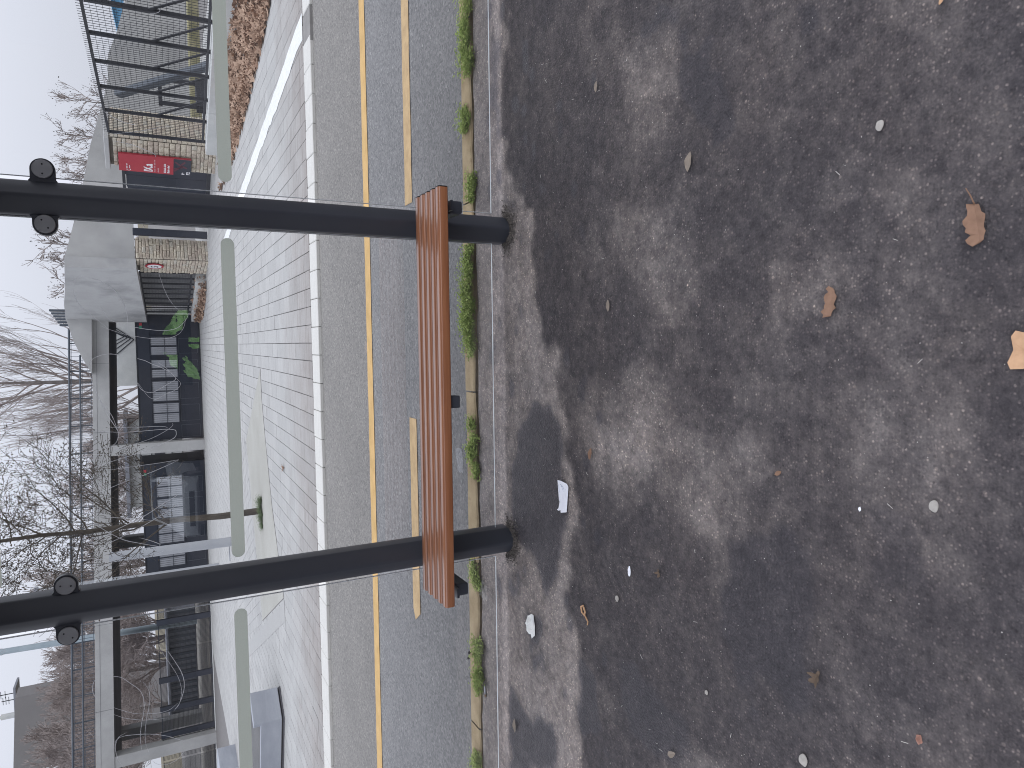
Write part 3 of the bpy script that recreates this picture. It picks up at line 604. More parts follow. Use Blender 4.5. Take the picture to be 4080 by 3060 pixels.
# ------------------------------------------------------------------ bench
bn = thing('bench', 'reddish brown wooden slat bench fixed in front of the shelter posts', 'bench', (-.24, 2.79, 0))
zt = .485; ys_ = [2.650+.0575*i for i in range(5)]
for i, y in enumerate(ys_):
    b = MB(); a, c, h = y, y+.0395, (.042 if i == 0 else .038)
    x0, x1 = -1.088, .614
    sec = [(a+.004, zt-h), (a, zt-h+.004), (a, zt-.007), (a+.008, zt), (c-.005, zt), (c, zt-.005), (c, zt-h)]
    b.prism([(0, p, z) for p, z in sec], (x0,0,0), (x1,0,0)); sl = b.build('slat', M['wood'], bn, smooth=True, bevel=.0016, seg=1)
    e = MB(); e.prism([(0, y+.025+(p-y-.025)*.97, zt-.02+(z-zt+.02)*.97) for p, z in sec], (x1+.0004,0,0), (x1+.004,0,0)); e.build('end_cap', M['black'], sl)
for cx in (.554, -1.055):
    b = MB(); b.box(cx-.0265, cx+.0265, 2.735, 3.06, .345, .4); a_ = b.build('bracket', M['post'], bn, smooth=True, bevel=.008, seg=3)
    b = MB(); b.box(cx-.02, cx+.02, 2.70, 2.92, .402, .412); b.build('bearer', M['post'], a_)
    s = 1 if cx > 0 else -1; b = MB(); px = .524 if cx > 0 else -.962
    b.box(min(px, cx), max(px, cx), 3.0, 3.055, .35, .396); b.build('cross_piece', M['post'], a_)
    q = MB(); q.tube([(cx-s*.008, 2.9, .405), (cx-s*.008, 2.9, .432)], .006, 8); q.disc((cx-s*.008, 2.9, .436), .011, (0,0,1), 6, .007); q.build('bolt', M['frame'], a_)
b = MB(); b.box(-.27, -.22, 2.655, 2.93, .441, .4545); b.box(-.27, -.22, 2.665, 2.715, .4, .4405); b.build('bearer', M['post'], bn, bevel=.003, seg=1)
b = MB(); b.box(-1.07, .60, 2.90, 2.925, .42, .445); b.build('rail', M['post'], bn)

# ------------------------------------------------------------------ weeds along the kerb
def weed(x0, x1, y, n, h, spread, label, i, mt='weed', z0=0., nm='weed_tuft', cat='weed', grp='weeds in the kerb joint'):
    b = MB(); cx = (x0+x1)/2; o = thing(nm, label, cat, (cx, y, z0), grp) if False else None
    clumps = [(random.uniform(x0, x1), y+random.gauss(0, spread*.5), random.uniform(.5, 1)) for _ in range(max(4, int(abs(x1-x0)*26)))]
    for _ in range(n):
        c = random.choice(clumps); px, py = c[0]+random.gauss(0, .016), c[1]+random.gauss(0, .014)
        a = random.uniform(0, 2*math.pi); L = random.uniform(.4, 1)*h*c[2]*1.15; lean = random.uniform(.3, 1.9)
        dx, dy = math.cos(a)*lean, math.sin(a)*lean; base = Vector((px, py, z0)); d = Vector((dx, dy, 1)).normalized()
        nl = random.randint(3, 6); side = Vector((-dy, dx, 0)); side = side.normalized() if side.length > .01 else Vector((1,0,0))
        tip = base+d*L; w = .0011; b.add([base-side*w, base+side*w, tip], [(0,1,2)])
        for k in range(nl):
            t = (k+1)/nl; p = base+d*L*t; sa = random.uniform(0, 2*math.pi); ld = (Vector((math.cos(sa), math.sin(sa), random.uniform(-.1,.7)))).normalized(); ll = random.uniform(.010, .028); lw = ll*random.uniform(.1,.2)
            sd_ = ld.cross(Vector((0,0,1))).normalized(); b.add([p, p+ld*ll*.5+sd_*lw, p+ld*ll+Vector((0,0,-ll*.25)), p+ld*ll*.5-sd_*lw], [(0,1,2,3)])
    o = b.build(nm, M[mt], fix=False); tag(o, label, cat, grp); return o
WD = [(1.37,1.70,3.40,900,.055,.035,'broad green weed tuft on the kerb farthest right of the bench'), (1.09,1.255,3.445,380,.045,.02,'compact weed tuft on the sandy kerb, second from the right'),
 (.74,.88,3.372,240,.04,.012,'thin weed sprig at the kerb just right of the bench end'), (.385,.51,3.41,400,.05,.025,'weed tuft on the kerb beside the right post'),
 (-.12,.38,3.40,1700,.062,.032,'longest and thickest band of weeds behind the middle of the bench'), (-.64,-.43,3.40,420,.045,.025,'yellow green weed tuft behind the bench, right of the left post'),
 (-.71,-.645,3.377,110,.03,.012,'tiny weed sprig between two tufts near the left post'), (-1.31,-1.17,3.39,330,.04,.02,'weed tuft on the kerb just left of the left post'),
 (-1.80,-1.57,3.38,520,.05,.022,'low weed tuft beside two black balls on the kerb'), (-1.89,-1.83,3.384,90,.03,.01,'small dark weed sprig near the cigarette butt'), (-2.42,-2.19,3.387,480,.05,.022,'weed tuft on the kerb farthest to the left')]
for i, w_ in enumerate(WD): weed(w_[0], w_[1], w_[2], int(w_[3]*.8), w_[4]*1.45, w_[5]*1.5, w_[6], i)

# ------------------------------------------------------------------ litter on the pavement
def leaf_outline(kind, s):
    if kind == 'plane':
        pts = []; 
        for i in range(26):
            a = -math.pi/2+2*math.pi*i/26; k = abs(math.cos(2.5*(a+math.pi/2)))
            pts.append((s*(.22+.36*k**1.5)*math.cos(a)*.9, s*(.25+.36*k**1.5)*math.sin(a)))
        return pts
    if kind == 'narrow':
        r_ = random.Random(int(s*1e4)); return [(s*(.1+.12*math.sin(math.pi*i/11)+r_.uniform(-.05,.1)), s*(-.5+i/11)) for i in range(12)]+[(-s*(.1+.1*math.sin(math.pi*i/11)+r_.uniform(-.06,.09)), s*(-.5+i/11)) for i in range(10, 0, -1)]
    return [(s*.5*math.sin(math.pi*i/9)**.8*.48, s*(-.5+i/9)) for i in range(10)]+[(-s*.5*math.sin(math.pi*i/9)**.8*.48, s*(-.5+i/9)) for i in range(8, 0, -1)]
def litter_leaf(x, y, s, rot, mt, label, kind='oval', curl=.3, grp='fallen leaves on the asphalt', z0=None, lift=.004, stem=True):
    z0 = 0.004 if z0 is None else z0; o = leaf_outline(kind, s); ca, sa = math.cos(rot), math.sin(rot); rr = random.Random(hash(label) % 999)
    b = MB(); ph = rr.uniform(0, 6)
    def z(px, py): return z0+lift+curl*s*((px/s)**2*1.6+.25*abs(math.sin(7*py/s+ph))*abs(px/s)+.18*max(0, py/s)**2)
    top = [(px, py) for px, py in o]; n = len(top); cs = [(0, s*(-.45+.9*k/5)) for k in range(6)]
    V = [(x+px*ca-py*sa, y+px*sa+py*ca, z(px, py)) for px, py in top]+[(x+px*ca-py*sa, y+px*sa+py*ca, z(px, py)-.0004) for px, py in cs]
    F = []
    for i in range(n):
        j = (i+1) % n; near_ = lambda p: min(range(6), key=lambda q: abs(cs[q][1]-p[1])); a_, c_ = near_(top[i]), near_(top[j])
        F.append((i, j, n+c_));
        if a_ != c_: F.append((i, n+c_, n+a_))
    b.add(V, F); ob = b.build('fallen_leaf', M[mt], fix=False); tag(ob, label, 'leaf', grp)
    ob.modifiers.new('thick', 'SOLIDIFY').thickness = .0006; ORG[ob] = Vector((0,0,0))
    if stem:
        q = MB(); e = Vector((x-(-s*.5)*sa, y+(-s*.5)*ca, z(0, -s*.5))); d = Vector((s*.3*sa, -s*.3*ca, s*.16)); q.tube([e-d*.5, e+d*.5, e+d+Vector((0,0,s*.05))], [s*.02, s*.016, s*.012], 5); q.build('stalk', M[mt], ob)
    return ob
LF = [(.553,1.742,.062,1.4,'grey_leaf','small curled grey leaf at the tip of a damp patch','oval',.7), (.087,1.22,.08,1.4,'brown_leaf','reddish brown jagged leaf in the right half of the asphalt','narrow',.35),
 (.231,.87,.092,1.75,'brown_leaf','crumpled brown leaf with its stalk raised, near the photo edge','narrow',.7), (-.035,.742,.115,-.1,'tan_leaf','large flat tan leaf cut by the edge of the photo','plane',.1),
 (-.444,2.303,.05,1.3,'brown_leaf','small orange brown leaf on the dry patch before the bench','oval',.5), (-.372,1.38,.026,.5,'brown_leaf','tiny brown leaf scrap in the middle of the asphalt','oval',.4),
 (-.895,1.246,.04,1.2,'dark_leaf','dark crumpled leaf in the left part of the asphalt','plane',1.0), (-1.404,1.82,.045,.6,'grey_leaf','thin curled leaf lying far left on the asphalt','oval',1.0),
 (-.799,1.886,.026,2,'dark_leaf','small dark brown crumb of leaf left of the paper note','plane',.9), (-1.866,2.97,.068,1.6,'grey_leaf','pointed grey leaf in the damp patch at far left','oval',.6),
 (.943,2.25,.042,1.5,'grey_leaf','narrow dull leaf at the far right of the asphalt','oval',.6), (.127,2.18,.045,1.6,'grey_leaf','faded leaf between the dry patch and the right post','oval',.2), (.715,.955,.02,1,'tan_leaf','small tan leaf scrap at the right edge of the photo','oval',.4)]
for a in LF: litter_leaf(*a, stem=('stalk' in a[5]))
litter_leaf(-1.611, 9.49, .11, .3, 'brown_leaf', 'single brown leaf lying on the pavers beyond the road', 'plane', .5, 'fallen leaves on the pavers', z0=zg(9.49)+.006)
# paper note with scribbles
NT = [(-.589,2.547),(-.587,2.522),(-.592,2.473),(-.604,2.463),(-.713,2.482),(-.724,2.525),(-.714,2.53),(-.719,2.543),(-.718,2.558),(-.709,2.547),(-.681,2.544),(-.673,2.55)]
b = MB(); b.prism([(x, y, .006+.004*math.sin(x*40)) for x, y in NT], (0,0,-.0004), (0,0,.0004)); note = b.build('paper_note', M['paper']); tag(note, 'torn white paper note with pale blue scribbles lying before the bench', 'paper'); ORG[note] = Vector((0,0,0))
q = MB()
def ink(p): q.tube([(x, y, .0072+.004*math.sin(x*40)) for x, y in smoothline(p, 4)], .0007, 4)
ink([(-.602,2.528),(-.606,2.515),(-.612,2.520),(-.61,2.506),(-.62,2.50)]); ink([(-.618,2.512),(-.634,2.50),(-.618,2.488)]); ink([(-.65,2.53),(-.655,2.515),(-.648,2.51),(-.66,2.50)])
ink([(-.665,2.495),(-.672,2.512),(-.685,2.515),(-.69,2.503),(-.68,2.495),(-.668,2.5)]); ink([(-.70,2.52),(-.706,2.507),(-.7,2.50)]); ink([(-.606,2.54),(-.64,2.538),(-.68,2.533)]); ink([(-.655,2.49),(-.663,2.482)]); ink([(-.694,2.53),(-.703,2.512)])
q.build('ink_stroke', M['ink'], note)
def crumple(name, x, y, sx_, sy_, h, mt, label, cat, seed):
    r_ = random.Random(seed); b = MB(); n = 14; V = [(x, y, .004+h)]; F = []
    for ring in (.4, .75, 1.):
        for i in range(n):
            a = 2*math.pi*i/n; k = ring*r_.uniform(.75, 1.15); V.append((x+sx_*k*math.cos(a), y+sy_*k*math.sin(a), .003+(h*(1-ring**2)*r_.uniform(.3, 1.4) if ring < 1 else 0)))
    for i in range(n):
        F.append((0, 1+i, 1+(i+1) % n))
        for k in range(2): F.append((1+k*n+i, 1+(k+1)*n+i, 1+(k+1)*n+(i+1) % n, 1+k*n+(i+1) % n))
    b.add(V, F); o = b.build(name, M[mt], fix=False); return tag(o, label, cat)
crumple('tissue', -1.311, 2.80, .056, .04, .024, 'tissue', 'crumpled white tissue in a small wet spot left of the left post', 'tissue', 5)
crumple('paper_scrap', -.844, 2.06, .022, .009, .004, 'paper', 'small pointed white scrap left of the paper note', 'scrap', 8)
crumple('paper_scrap', -.421, 1.132, .006, .004, .002, 'paper', 'tiny white fleck near the large gum spot', 'scrap', 18)
crumple('brick_chip', -.923, .97, .012, .009, .008, 'brick_chip', 'small reddish chip of brick near the lower left of the asphalt', 'brick chip', 9)
b = MB(); b.tube([(-1.075,2.36,.006),(-1.09,2.345,.008),(-1.105,2.352,.007),(-1.10,2.372,.006),(-1.078,2.378,.006),(-1.07,2.362,.005)], .004, 6); b.tube([(-1.105,2.352,.006),(-1.125,2.33,.005),(-1.14,2.335,.004)], .003, 6); tag(b.build('fruit_peel', M['tan_leaf'], smooth=True), 'curled ring of dry peel on the asphalt near the tissue', 'peel')
for x, y, r_, lb in ((.491,1.096,.0125,'pale oval gum spot on the right of the asphalt'), (-.377,.948,.0135,'largest pale gum spot near the middle of the photo edge'), (-.967,2.134,.012,'gum spot near the ring of peel'), (-1.141,1.287,.017,'pale gum spot at the left photo edge'), (-1.118,1.658,.008,'smallest gum spot, left on the dark asphalt')):
    b = MB(); n = 16; b.prism([(x+r_*(1+.12*math.sin(3*a+x*9))*math.cos(a), y+r_*.85*(1+.1*math.cos(2*a+y))*math.sin(a), 0) for a in [2*math.pi*i/n for i in range(n)]], (0,0,.003), (0,0,.0065)); tag(b.build('chewing_gum', M['gum'], bevel=.0012, seg=1), lb, 'gum', 'gum spots on the asphalt')
b = MB(); b.tube([(-1.815,3.315,.006),(-1.86,3.307,.006)], .004, 8); bt = b.build('cigarette_butt', M['paper'], smooth=True); tag(bt, 'cigarette butt lying against the kerb at far left', 'cigarette butt'); ORG[bt] = Vector((0,0,0))
b = MB(); b.tube([(-1.86,3.307,.006),(-1.872,3.305,.006)], .0043, 8); b.build('filter', M['tan_leaf'], bt)
for x, y, lb in ((-1.702,3.484,'right one of two small black balls on the kerb'), (-1.737,3.495,'left one of two small black balls on the kerb')):
    bm = bmesh.new(); bmesh.ops.create_icosphere(bm, subdivisions=2, radius=.008)
    for v in bm.verts: v.co *= random.uniform(.88, 1.1); v.co += Vector((x, y, .018))
    me = bpy.data.meshes.new('seed_ball'); bm.to_mesh(me); bm.free(); tag(link('seed_ball', me, M['black']), lb, 'seed ball', 'seed balls on the kerb')
b = MB()
for _ in range(900):
    y = .7+2.6*random.random()**.75; x = random.uniform(-2.3, 1.8); s = random.uniform(.0007, .0022)*(1.3 if random.random() < .06 else 1); a = random.uniform(0, 6.3)
    c_, s_ = math.cos(a)*s, math.sin(a)*s; z = .004
    b.add([(x+c_,y+s_,z),(x-s_*.7,y+c_*.7,z),(x-c_,y-s_,z),(x+s_*.7,y-c_*.7,z),(x,y,z+s*.9)], [(0,1,4),(1,2,4),(2,3,4),(3,0,4)])
for _ in range(60):
    y, x, a, L = random.uniform(.8, 3.2), random.uniform(-2, 1.5), random.uniform(0, 6.3), random.uniform(.006, .02); b.bar((x,y,.005),(x+L*math.cos(a),y+L*math.sin(a),.006),.0009)
tag(b.build('grit', M['grit'], fix=False), 'pale grit and straw bits scattered over the asphalt', 'grit', kind='stuff')

# ------------------------------------------------------------------ stone walls
SM = []
for q in range(6):
    b = MB(); e = .14; j = lambda: random.uniform(-.07, .07)
    b.add([(-.5,0,-.5),(.5,0,-.5),(.5,0,.5),(-.5,0,.5)]+[(sx_*.5+j()*.25, -.6+j(), sz_*.5+j()*.25) for sx_, sz_ in ((-1,-1),(1,-1),(1,1),(-1,1))]+[(sx_*(.5-e)+j(), -1+j()*2, sz_*(.5-e*1.4)+j()) for sx_, sz_ in ((-1,-1),(1,-1),(1,1),(-1,1))],
          [(0,1,5,4),(1,2,6,5),(2,3,7,6),(3,0,4,7),(4,5,9,8),(5,6,10,9),(6,7,11,10),(7,4,8,11),(8,9,10,11)])
    o = b.build('stone', M['stone']); SM.append(o.data); bpy.data.objects.remove(o)
def stone_face(parent, p, q, z0, z1a, z1b, ch, lmin, lmax, depth=.05):
    p, q = Vector((*p, 0)), Vector((*q, 0)); d = q-p; Lt = d.length; d.normalize(); out = Vector((d.y, -d.x, 0))
    rz = math.atan2(d.y, d.x); z = z0
    while True:
        h = random.uniform(*ch); x = 0
        if z+h > max(z1a, z1b): break
        while x < Lt-.02:
            L = min(random.uniform(lmin, lmax), Lt-x)
            if Lt-x-L < lmin*.5: L = Lt-x
            zt_ = z1a+(z1b-z1a)*(x+L/2)/Lt
            if z+h <= zt_+.02:
                c = p+d*(x+L/2)+Vector((0,0,z+h/2))
                o = link('stone', random.choice(SM), None, parent, c); o.rotation_euler = (random.uniform(-.04,.04), random.uniform(-.03,.03), rz); dd = depth*random.uniform(.75, 1.3)
                o.scale = (L-.008, dd, h-.009)
            x += L
        z += h
def core(parent, pts, z0, z1, inset=.0):
    b = MB(); b.prism([(x, y, 0) for x, y in pts], (0,0,z0), (0,0,z1)); b.build('core', M['mortar'], parent)
pil = thing('stone_pillar', 'rough limestone gate pillar carrying the red sign, right of the post', 'pillar', (4.8, 18.9, -.25))
core(pil, [(4.65,18.44),(5.62,19.65),(5.2,20.3),(4.22,19.14)], -.3, 2.0)
stone_face(pil, (4.215,19.12), (4.65,18.42), -.28, 1.95, 2.0, (.075,.125), .1, .24)
stone_face(pil, (4.66,18.42), (5.62,19.63), -.28, 2.0, 2.0, (.075,.125), .16, .34)
b = MB(); b.prism([(x, y, 0) for x, y in ((4.6,18.36),(5.7,19.66),(5.2,20.4),(4.1,19.15))], (0,0,2.0), (0,0,2.1)); b.build('cap_slab', M['concrete'], pil, bevel=.01, seg=1)
cw = thing('stone_wall', 'rough limestone wall corner with the round sign, left of the dark gate', 'wall', (2.6, 23.0, -.3))
core(cw, [(3.05,23.06),(2.44,22.72),(2.23,23.88),(2.9,24.3)], -.36, 1.58)
stone_face(cw, (2.445,22.68), (3.05,23.02), -.34, 1.57, 1.57, (.07,.11), .13, .3)
stone_face(cw, (2.21,23.88), (2.435,22.68), -.34, 1.5, 1.57, (.07,.11), .13, .3)

# ------------------------------------------------------------------ signs
def text(name, body, size, mt, parent, mw, shear=0, sx_=1.0, bold=0.0):
    cu = bpy.data.curves.new('tmp', 'FONT'); cu.body = body; cu.size = size; cu.extrude = .002; cu.offset = bold; cu.resolution_u = 3
    o = bpy.data.objects.new('tmp', cu); COL.objects.link(o); bpy.context.view_layer.update()
    dg = bpy.context.evaluated_depsgraph_get(); me = bpy.data.meshes.new_from_object(o.evaluated_get(dg)); bpy.data.objects.remove(o)
    me.transform(mw @ Matrix.Scale(sx_, 4, (1,0,0)) ); me.transform(Matrix.Translation(-ORG[parent])); me.materials.clear(); me.materials.append(mt)
    x = bpy.data.objects.new(name, me); COL.objects.link(x); x.parent = parent; ORG[x] = ORG[parent]; return x
def face_frame(p, d):          # x along d (reading direction), y up, z out of the face
    d = Vector((*d, 0)).normalized(); out = Vector((d.y, -d.x, 0)); mm = Matrix.Identity(4)
    for r_ in range(3): mm[r_][0] = d[r_]; mm[r_][1] = (0,0,1)[r_]; mm[r_][2] = out[r_]; mm[r_][3] = p[r_]
    return mm
d = Vector((.45, -.72)).normalized(); nrm = Vector((d.y, -d.x))
o0 = Vector((4.175, 19.15))+nrm*.06
rs = thing('sign_board', 'tall red wall sign reading IX.a with a dark lower part on the stone pillar', 'sign', (o0.x, o0.y, .3))
FR = face_frame((o0.x, o0.y, 0), d)
def on(u, z, w=0.): p = FR @ Vector((u, z, w)); return (p.x, p.y, p.z)
def plate(name, u0, u1, z0, z1, w0, w1, mt, parent): 
    b = MB(); b.prism([on(u0,z0), on(u1,z0), on(u1,z1), on(u0,z1)], (nrm.x*w0, nrm.y*w0, 0), (nrm.x*w1, nrm.y*w1, 0)); return b.build(name, mt, parent)
WD_ = .52
plate('panel', 0, WD_, .69, 1.83, 0, .05, M['red'], rs); plate('panel', 0, WD_, .31, .689, .001, .049, M['gate'], rs)
plate('edge_strip', WD_, WD_+.012, .31, 1.83, 0, .052, M['red'], rs)
dk = pm('dull_red_print', (.1,.03,.045), (.12,.035,.05), 3, .5, 0)
for (ua, za, ub, zb) in ((.12,.68,.3,.5),(.42,.66,.28,.5),(.3,.5,.24,.4),(.34,.52,.44,.44),(.2,.68,.26,.5)):
    b = MB(); a_, c_ = Vector(on(ua, za, .0505)), Vector(on(ub, zb, .0505)); b.bar(a_, c_, .045, .001, up=(nrm.x, nrm.y, 0)); b.build('print', dk, rs)
tm = lambda u, z: FR @ Matrix.Translation((u, z, .051))
text('lettering', 'IX.a', .25, M['white_vinyl'], rs, tm(.04, 1.14), sx_=.62, bold=.008)
text('lettering', 'P2', .11, M['white_vinyl'], rs, tm(.035, .335), sx_=.85, bold=.003)
b = MB()
for q in ((.03,.485,.10,.485),(.03,.485,.06,.52),(.03,.485,.06,.45)): b.bar(on(q[0],q[1],.052), on(q[2],q[3],.052), .016, .002, up=(nrm.x, nrm.y, 0))
b.build('arrow', M['white_vinyl'], rs)
b = MB(); b.tube([on(.055+.025*math.cos(a), 1.63+.04*math.sin(a), .052) for a in [R(50+i*26) for i in range(11)]], .007, 5); b.build('emblem', M['white_vinyl'], rs)
def words(z, h, ws, mt, u=.04):
    for w in ws:
        b = MB(); x = u
        while x < u+w-.008:
            k = random.uniform(.006, .012); hh = h*random.choice((.62,.62,.62,.95)); b.prism([on(x,z), on(x+k,z), on(x+k,z+hh), on(x,z+hh)], (nrm.x*.0505,nrm.y*.0505,0), (nrm.x*.0525,nrm.y*.0525,0)); x += k+.004
        tag(b.build('small_print', mt, rs), kind='stuff'); u += w+.02
words(1.655, .03, (.07,.05), M['white_vinyl'], .095); words(1.60, .025, (.09,), M['white_vinyl'], .095)
words(1.075, .03, (.1,.08,.1,.06), M['pink_vinyl']); words(1.0, .03, (.14,), M['pink_vinyl']); words(.85, .05, (.16,.11), M['white_vinyl']); words(.775, .05, (.13,.1), M['white_vinyl'])
# round sign
d2 = Vector((.225, -1.2)).normalized(); n2 = Vector((d2.y, -d2.x)); c2 = Vector((2.355, 23.1))+n2*.075
rd = thing('round_sign', 'round white traffic sign with red rim and number on the limestone wall', 'sign', (c2.x, c2.y, 1.1))
b = MB(); b.disc((c2.x, c2.y, 1.1), .24, (n2.x, n2.y, 0), 40, .02); b.build('rim', M['red'], rd)
b = MB(); b.disc((c2.x+n2.x*.011, c2.y+n2.y*.011, 1.1), .185, (n2.x, n2.y, 0), 40, .004); b.build('plate', M['white_vinyl'], rd)
text('number', '5', .27, M['black'], rd, face_frame((c2.x+n2.x*.0145-d2.x*.075, c2.y+n2.y*.0145-d2.y*.075, 1.005), d2), bold=.004)

# ------------------------------------------------------------------ sheet gate between pillar and wall
gt = thing('sheet_gate', 'dark navy sheet metal sliding gate between the two limestone walls', 'gate', (3.7, 21.7, -.3))
ga, gb = Vector((4.55, 20.2)), Vector((3.42, 22.28)); gn = Vector((-(gb-ga).y, (gb-ga).x)).normalized()
def gpl(name, t0, t1, z0, z1, w0, w1, mt):
    b = MB(); p, q = ga+(gb-ga)*t0, ga+(gb-ga)*t1; b.prism([(p.x,p.y,z0),(q.x,q.y,z0),(q.x,q.y,z1),(p.x,p.y,z1)], (gn.x*w0,gn.y*w0,0), (gn.x*w1,gn.y*w1,0)); return b.build(name, mt, gt)
for i in range(5): gpl('sheet', i/5+.002, (i+1)/5-.002, -.17, 1.72-.02*i, -.01, .01, M['gate'])
gpl('top_rail', 0, 1, 1.72, 1.79, -.03, .035, M['frame']); gpl('bottom_rail', 0, 1, -.29, -.175, -.03, .035, M['frame']); gpl('stile', .97, 1.0, -.17, 1.72, .012, .03, M['frame'])
b = MB(); b.box(3.10, 3.30, 22.72, 22.86, -.35, 1.62); tag(b.build('gate_post', M['gate'], bevel=.01, seg=1), 'dark square steel gate post against the limestone wall', 'gate post')

# ------------------------------------------------------------------ concrete walls
cv = thing('concrete_wall', 'tall weathered concrete wall sloping up above the stone walls and gate', 'wall', (4, 23.3, -.4))
def vpanel(pa, pb, prof, th, name, mt, parent):     # prof: (t along, z) outline in the vertical plane pa-pb
    pa, pb = Vector(pa), Vector(pb); dd = (pb-pa); n_ = Vector((-dd.y, dd.x)).normalized()
    b = MB(); b.prism([(pa.x+dd.x*t, pa.y+dd.y*t, z) for t, z in prof], (0,0,0), (n_.x*th, n_.y*th, 0)); return b.build(name, mt, parent)
f_ = lambda x: (x-2.42)/(12-2.42)
vpanel((2.42,22.82), (12,26.07), [(0,1.59),(f_(4.3),1.59),(f_(4.3),-.5),(1.6,-.5),(1.6,1.0),(f_(10.69),1.56),(f_(9.5),1.83),(f_(8.75),2.07),(f_(7.9),2.1),(f_(7.1),2.27),(f_(5.76),2.6),(f_(4.57),2.81),(f_(3.58),3.01),(f_(2.96),3.15),(0,3.28)], .3, 'panel', M['concrete'], cv)
g_ = lambda y: (y-22.75)/(28.6-22.75)
vpanel((2.44,22.75), (1.12,28.6), [(0,1.57),(g_(24.04),1.51),(g_(26.13),1.42),(1,1.31),(1,3.74),(g_(28.2),3.74),(g_(26.4),3.62),(g_(25),3.47),(0,3.28)], .3, 'panel', M['concrete_dk'], cv)
b = MB()
for zq in (2.45, 1.95):
    b.bar((2.425,22.76,zq+.02),(1.13,28.5,zq-.02+.12),.006,.012)
for tq in (.33, .66): x, y = 2.44-1.32*tq, 22.75+5.85*tq; b.bar((x-.002,y,1.45),(x-.002,y,3.5),.012,.006)
b.build('formwork_joint', pm('formwork_joint_grey', (.2,.2,.21), (.26,.26,.27), 3, .9, 0), cv)  # darker grey lines between the formwork boards
for i in range(7): 
    q = random.uniform(.1,.95); x, y = 2.44-1.32*q-.003, 22.75+5.85*q; b = MB(); b.disc((x, y, random.choice((1.75,2.3,2.75))), .02, (1,.22,0), 10, .01); b.build('tie_hole', M['soffit'], cv)

# ------------------------------------------------------------------ mesh fences
def mesh_panel(parent, a, b_, z0a, z0b, z1a, z1b, nv, nh, w, spikes=0., mt='frame'):
    q = MB(); a, b_ = Vector(a), Vector(b_)
    P_ = lambda t, s: (a.x+(b_.x-a.x)*t, a.y+(b_.y-a.y)*t, (z0a+(z0b-z0a)*t)*(1-s)+(z1a+(z1b-z1a)*t)*s)
    for i in range(nv+1):
        t = i/nv; p, e = Vector(P_(t, 0)), Vector(P_(t, 1)); e.z += spikes; q.bar(p, e, w)
    for i in range(1, nh): q.bar(P_(0, i/nh), P_(1, i/nh), w*.8)
    return tag(q.build('mesh_panel', M[mt], parent, fix=False), kind='stuff')
lw = thing('low_wall', 'pale low concrete wall under the spiked mesh fence on the right', 'wall', (5.1, 15.5, -.2))
FA_, FB_ = Vector((4.66, 18.0)), Vector((5.455, 13.3)); fd = (FB_-FA_).normalized(); fnn = Vector((-fd.y, fd.x))
for i in range(5):
    p, q = FA_+fd*(-.25+i*2.1), FA_+fd*(-.25+(i+1)*2.1-.012); b = MB(); zt0, zt1 = .03+i*.095, .03+(i+1)*.095
    n0 = Vector((fd.y, -fd.x)); c = [p-n0*.2, q-n0*.2, q+n0*.2, p+n0*.2]
    b.add([(v.x, v.y, -.3) for v in c]+[(c[0].x,c[0].y,zt0),(c[1].x,c[1].y,zt1),(c[2].x,c[2].y,zt1),(c[3].x,c[3].y,zt0)], [(0,3,2,1),(4,5,6,7),(0,1,5,4),(1,2,6,5),(2,3,7,6),(3,0,4,7)]); b.build('wall_block', M['concrete_pale'], lw, bevel=.012, seg=1)
fr = thing('mesh_fence', 'black spiked mesh fence with braced posts standing on the low wall', 'fence', (5.05, 15.6, .1))
ts = [0, 1.02, 2.0, 2.93, 3.83, 4.77, 5.75, 6.75, 7.8]
zb = lambda t: .10+t*.042; zt2 = lambda t: 1.97+t*.04
for i, t in enumerate(ts):
    p = FA_+fd*t; b = MB(); b.bar((p.x,p.y,zb(t)-.08),(p.x,p.y,zt2(t)),.06,.05,up=(fd.x,fd.y,0)); ps = b.build('post', M['frame'], fr)
    if i > 0:
        q = p+fd*.38+Vector((fd.y,-fd.x))*(-.28); b = MB(); b.bar((p.x,p.y,zb(t)+.95),(q.x,q.y,zb(t)-.02),.035); b.build('brace', M['frame'], ps)
    if i < len(ts)-1:
        t2 = ts[i+1]; q = FA_+fd*t2
        mesh_panel(fr, (p.x,p.y), (q.x,q.y), zb(t), zb(t2), zt2(t), zt2(t2), 13, 20, .0065, spikes=.1)
        b = MB(); b.bar((p.x,p.y,zt2(t)+.012),(q.x,q.y,zt2(t2)+.012),.05,.045); b.build('rail', M['frame'], fr)
        b = MB(); b.bar((p.x,p.y,zb(t)),(q.x,q.y,zb(t2)),.05,.045); b.build('rail', M['frame'], fr)
b = MB(); b.bar((5.6,18.4,1.78),(5.9,16.4,-.1),.12,.2); tag(b.build('stair_stringer', M['blue_steel'], bevel=.01, seg=1), 'blue grey sloping steel stringer behind the mesh fence', 'stair')
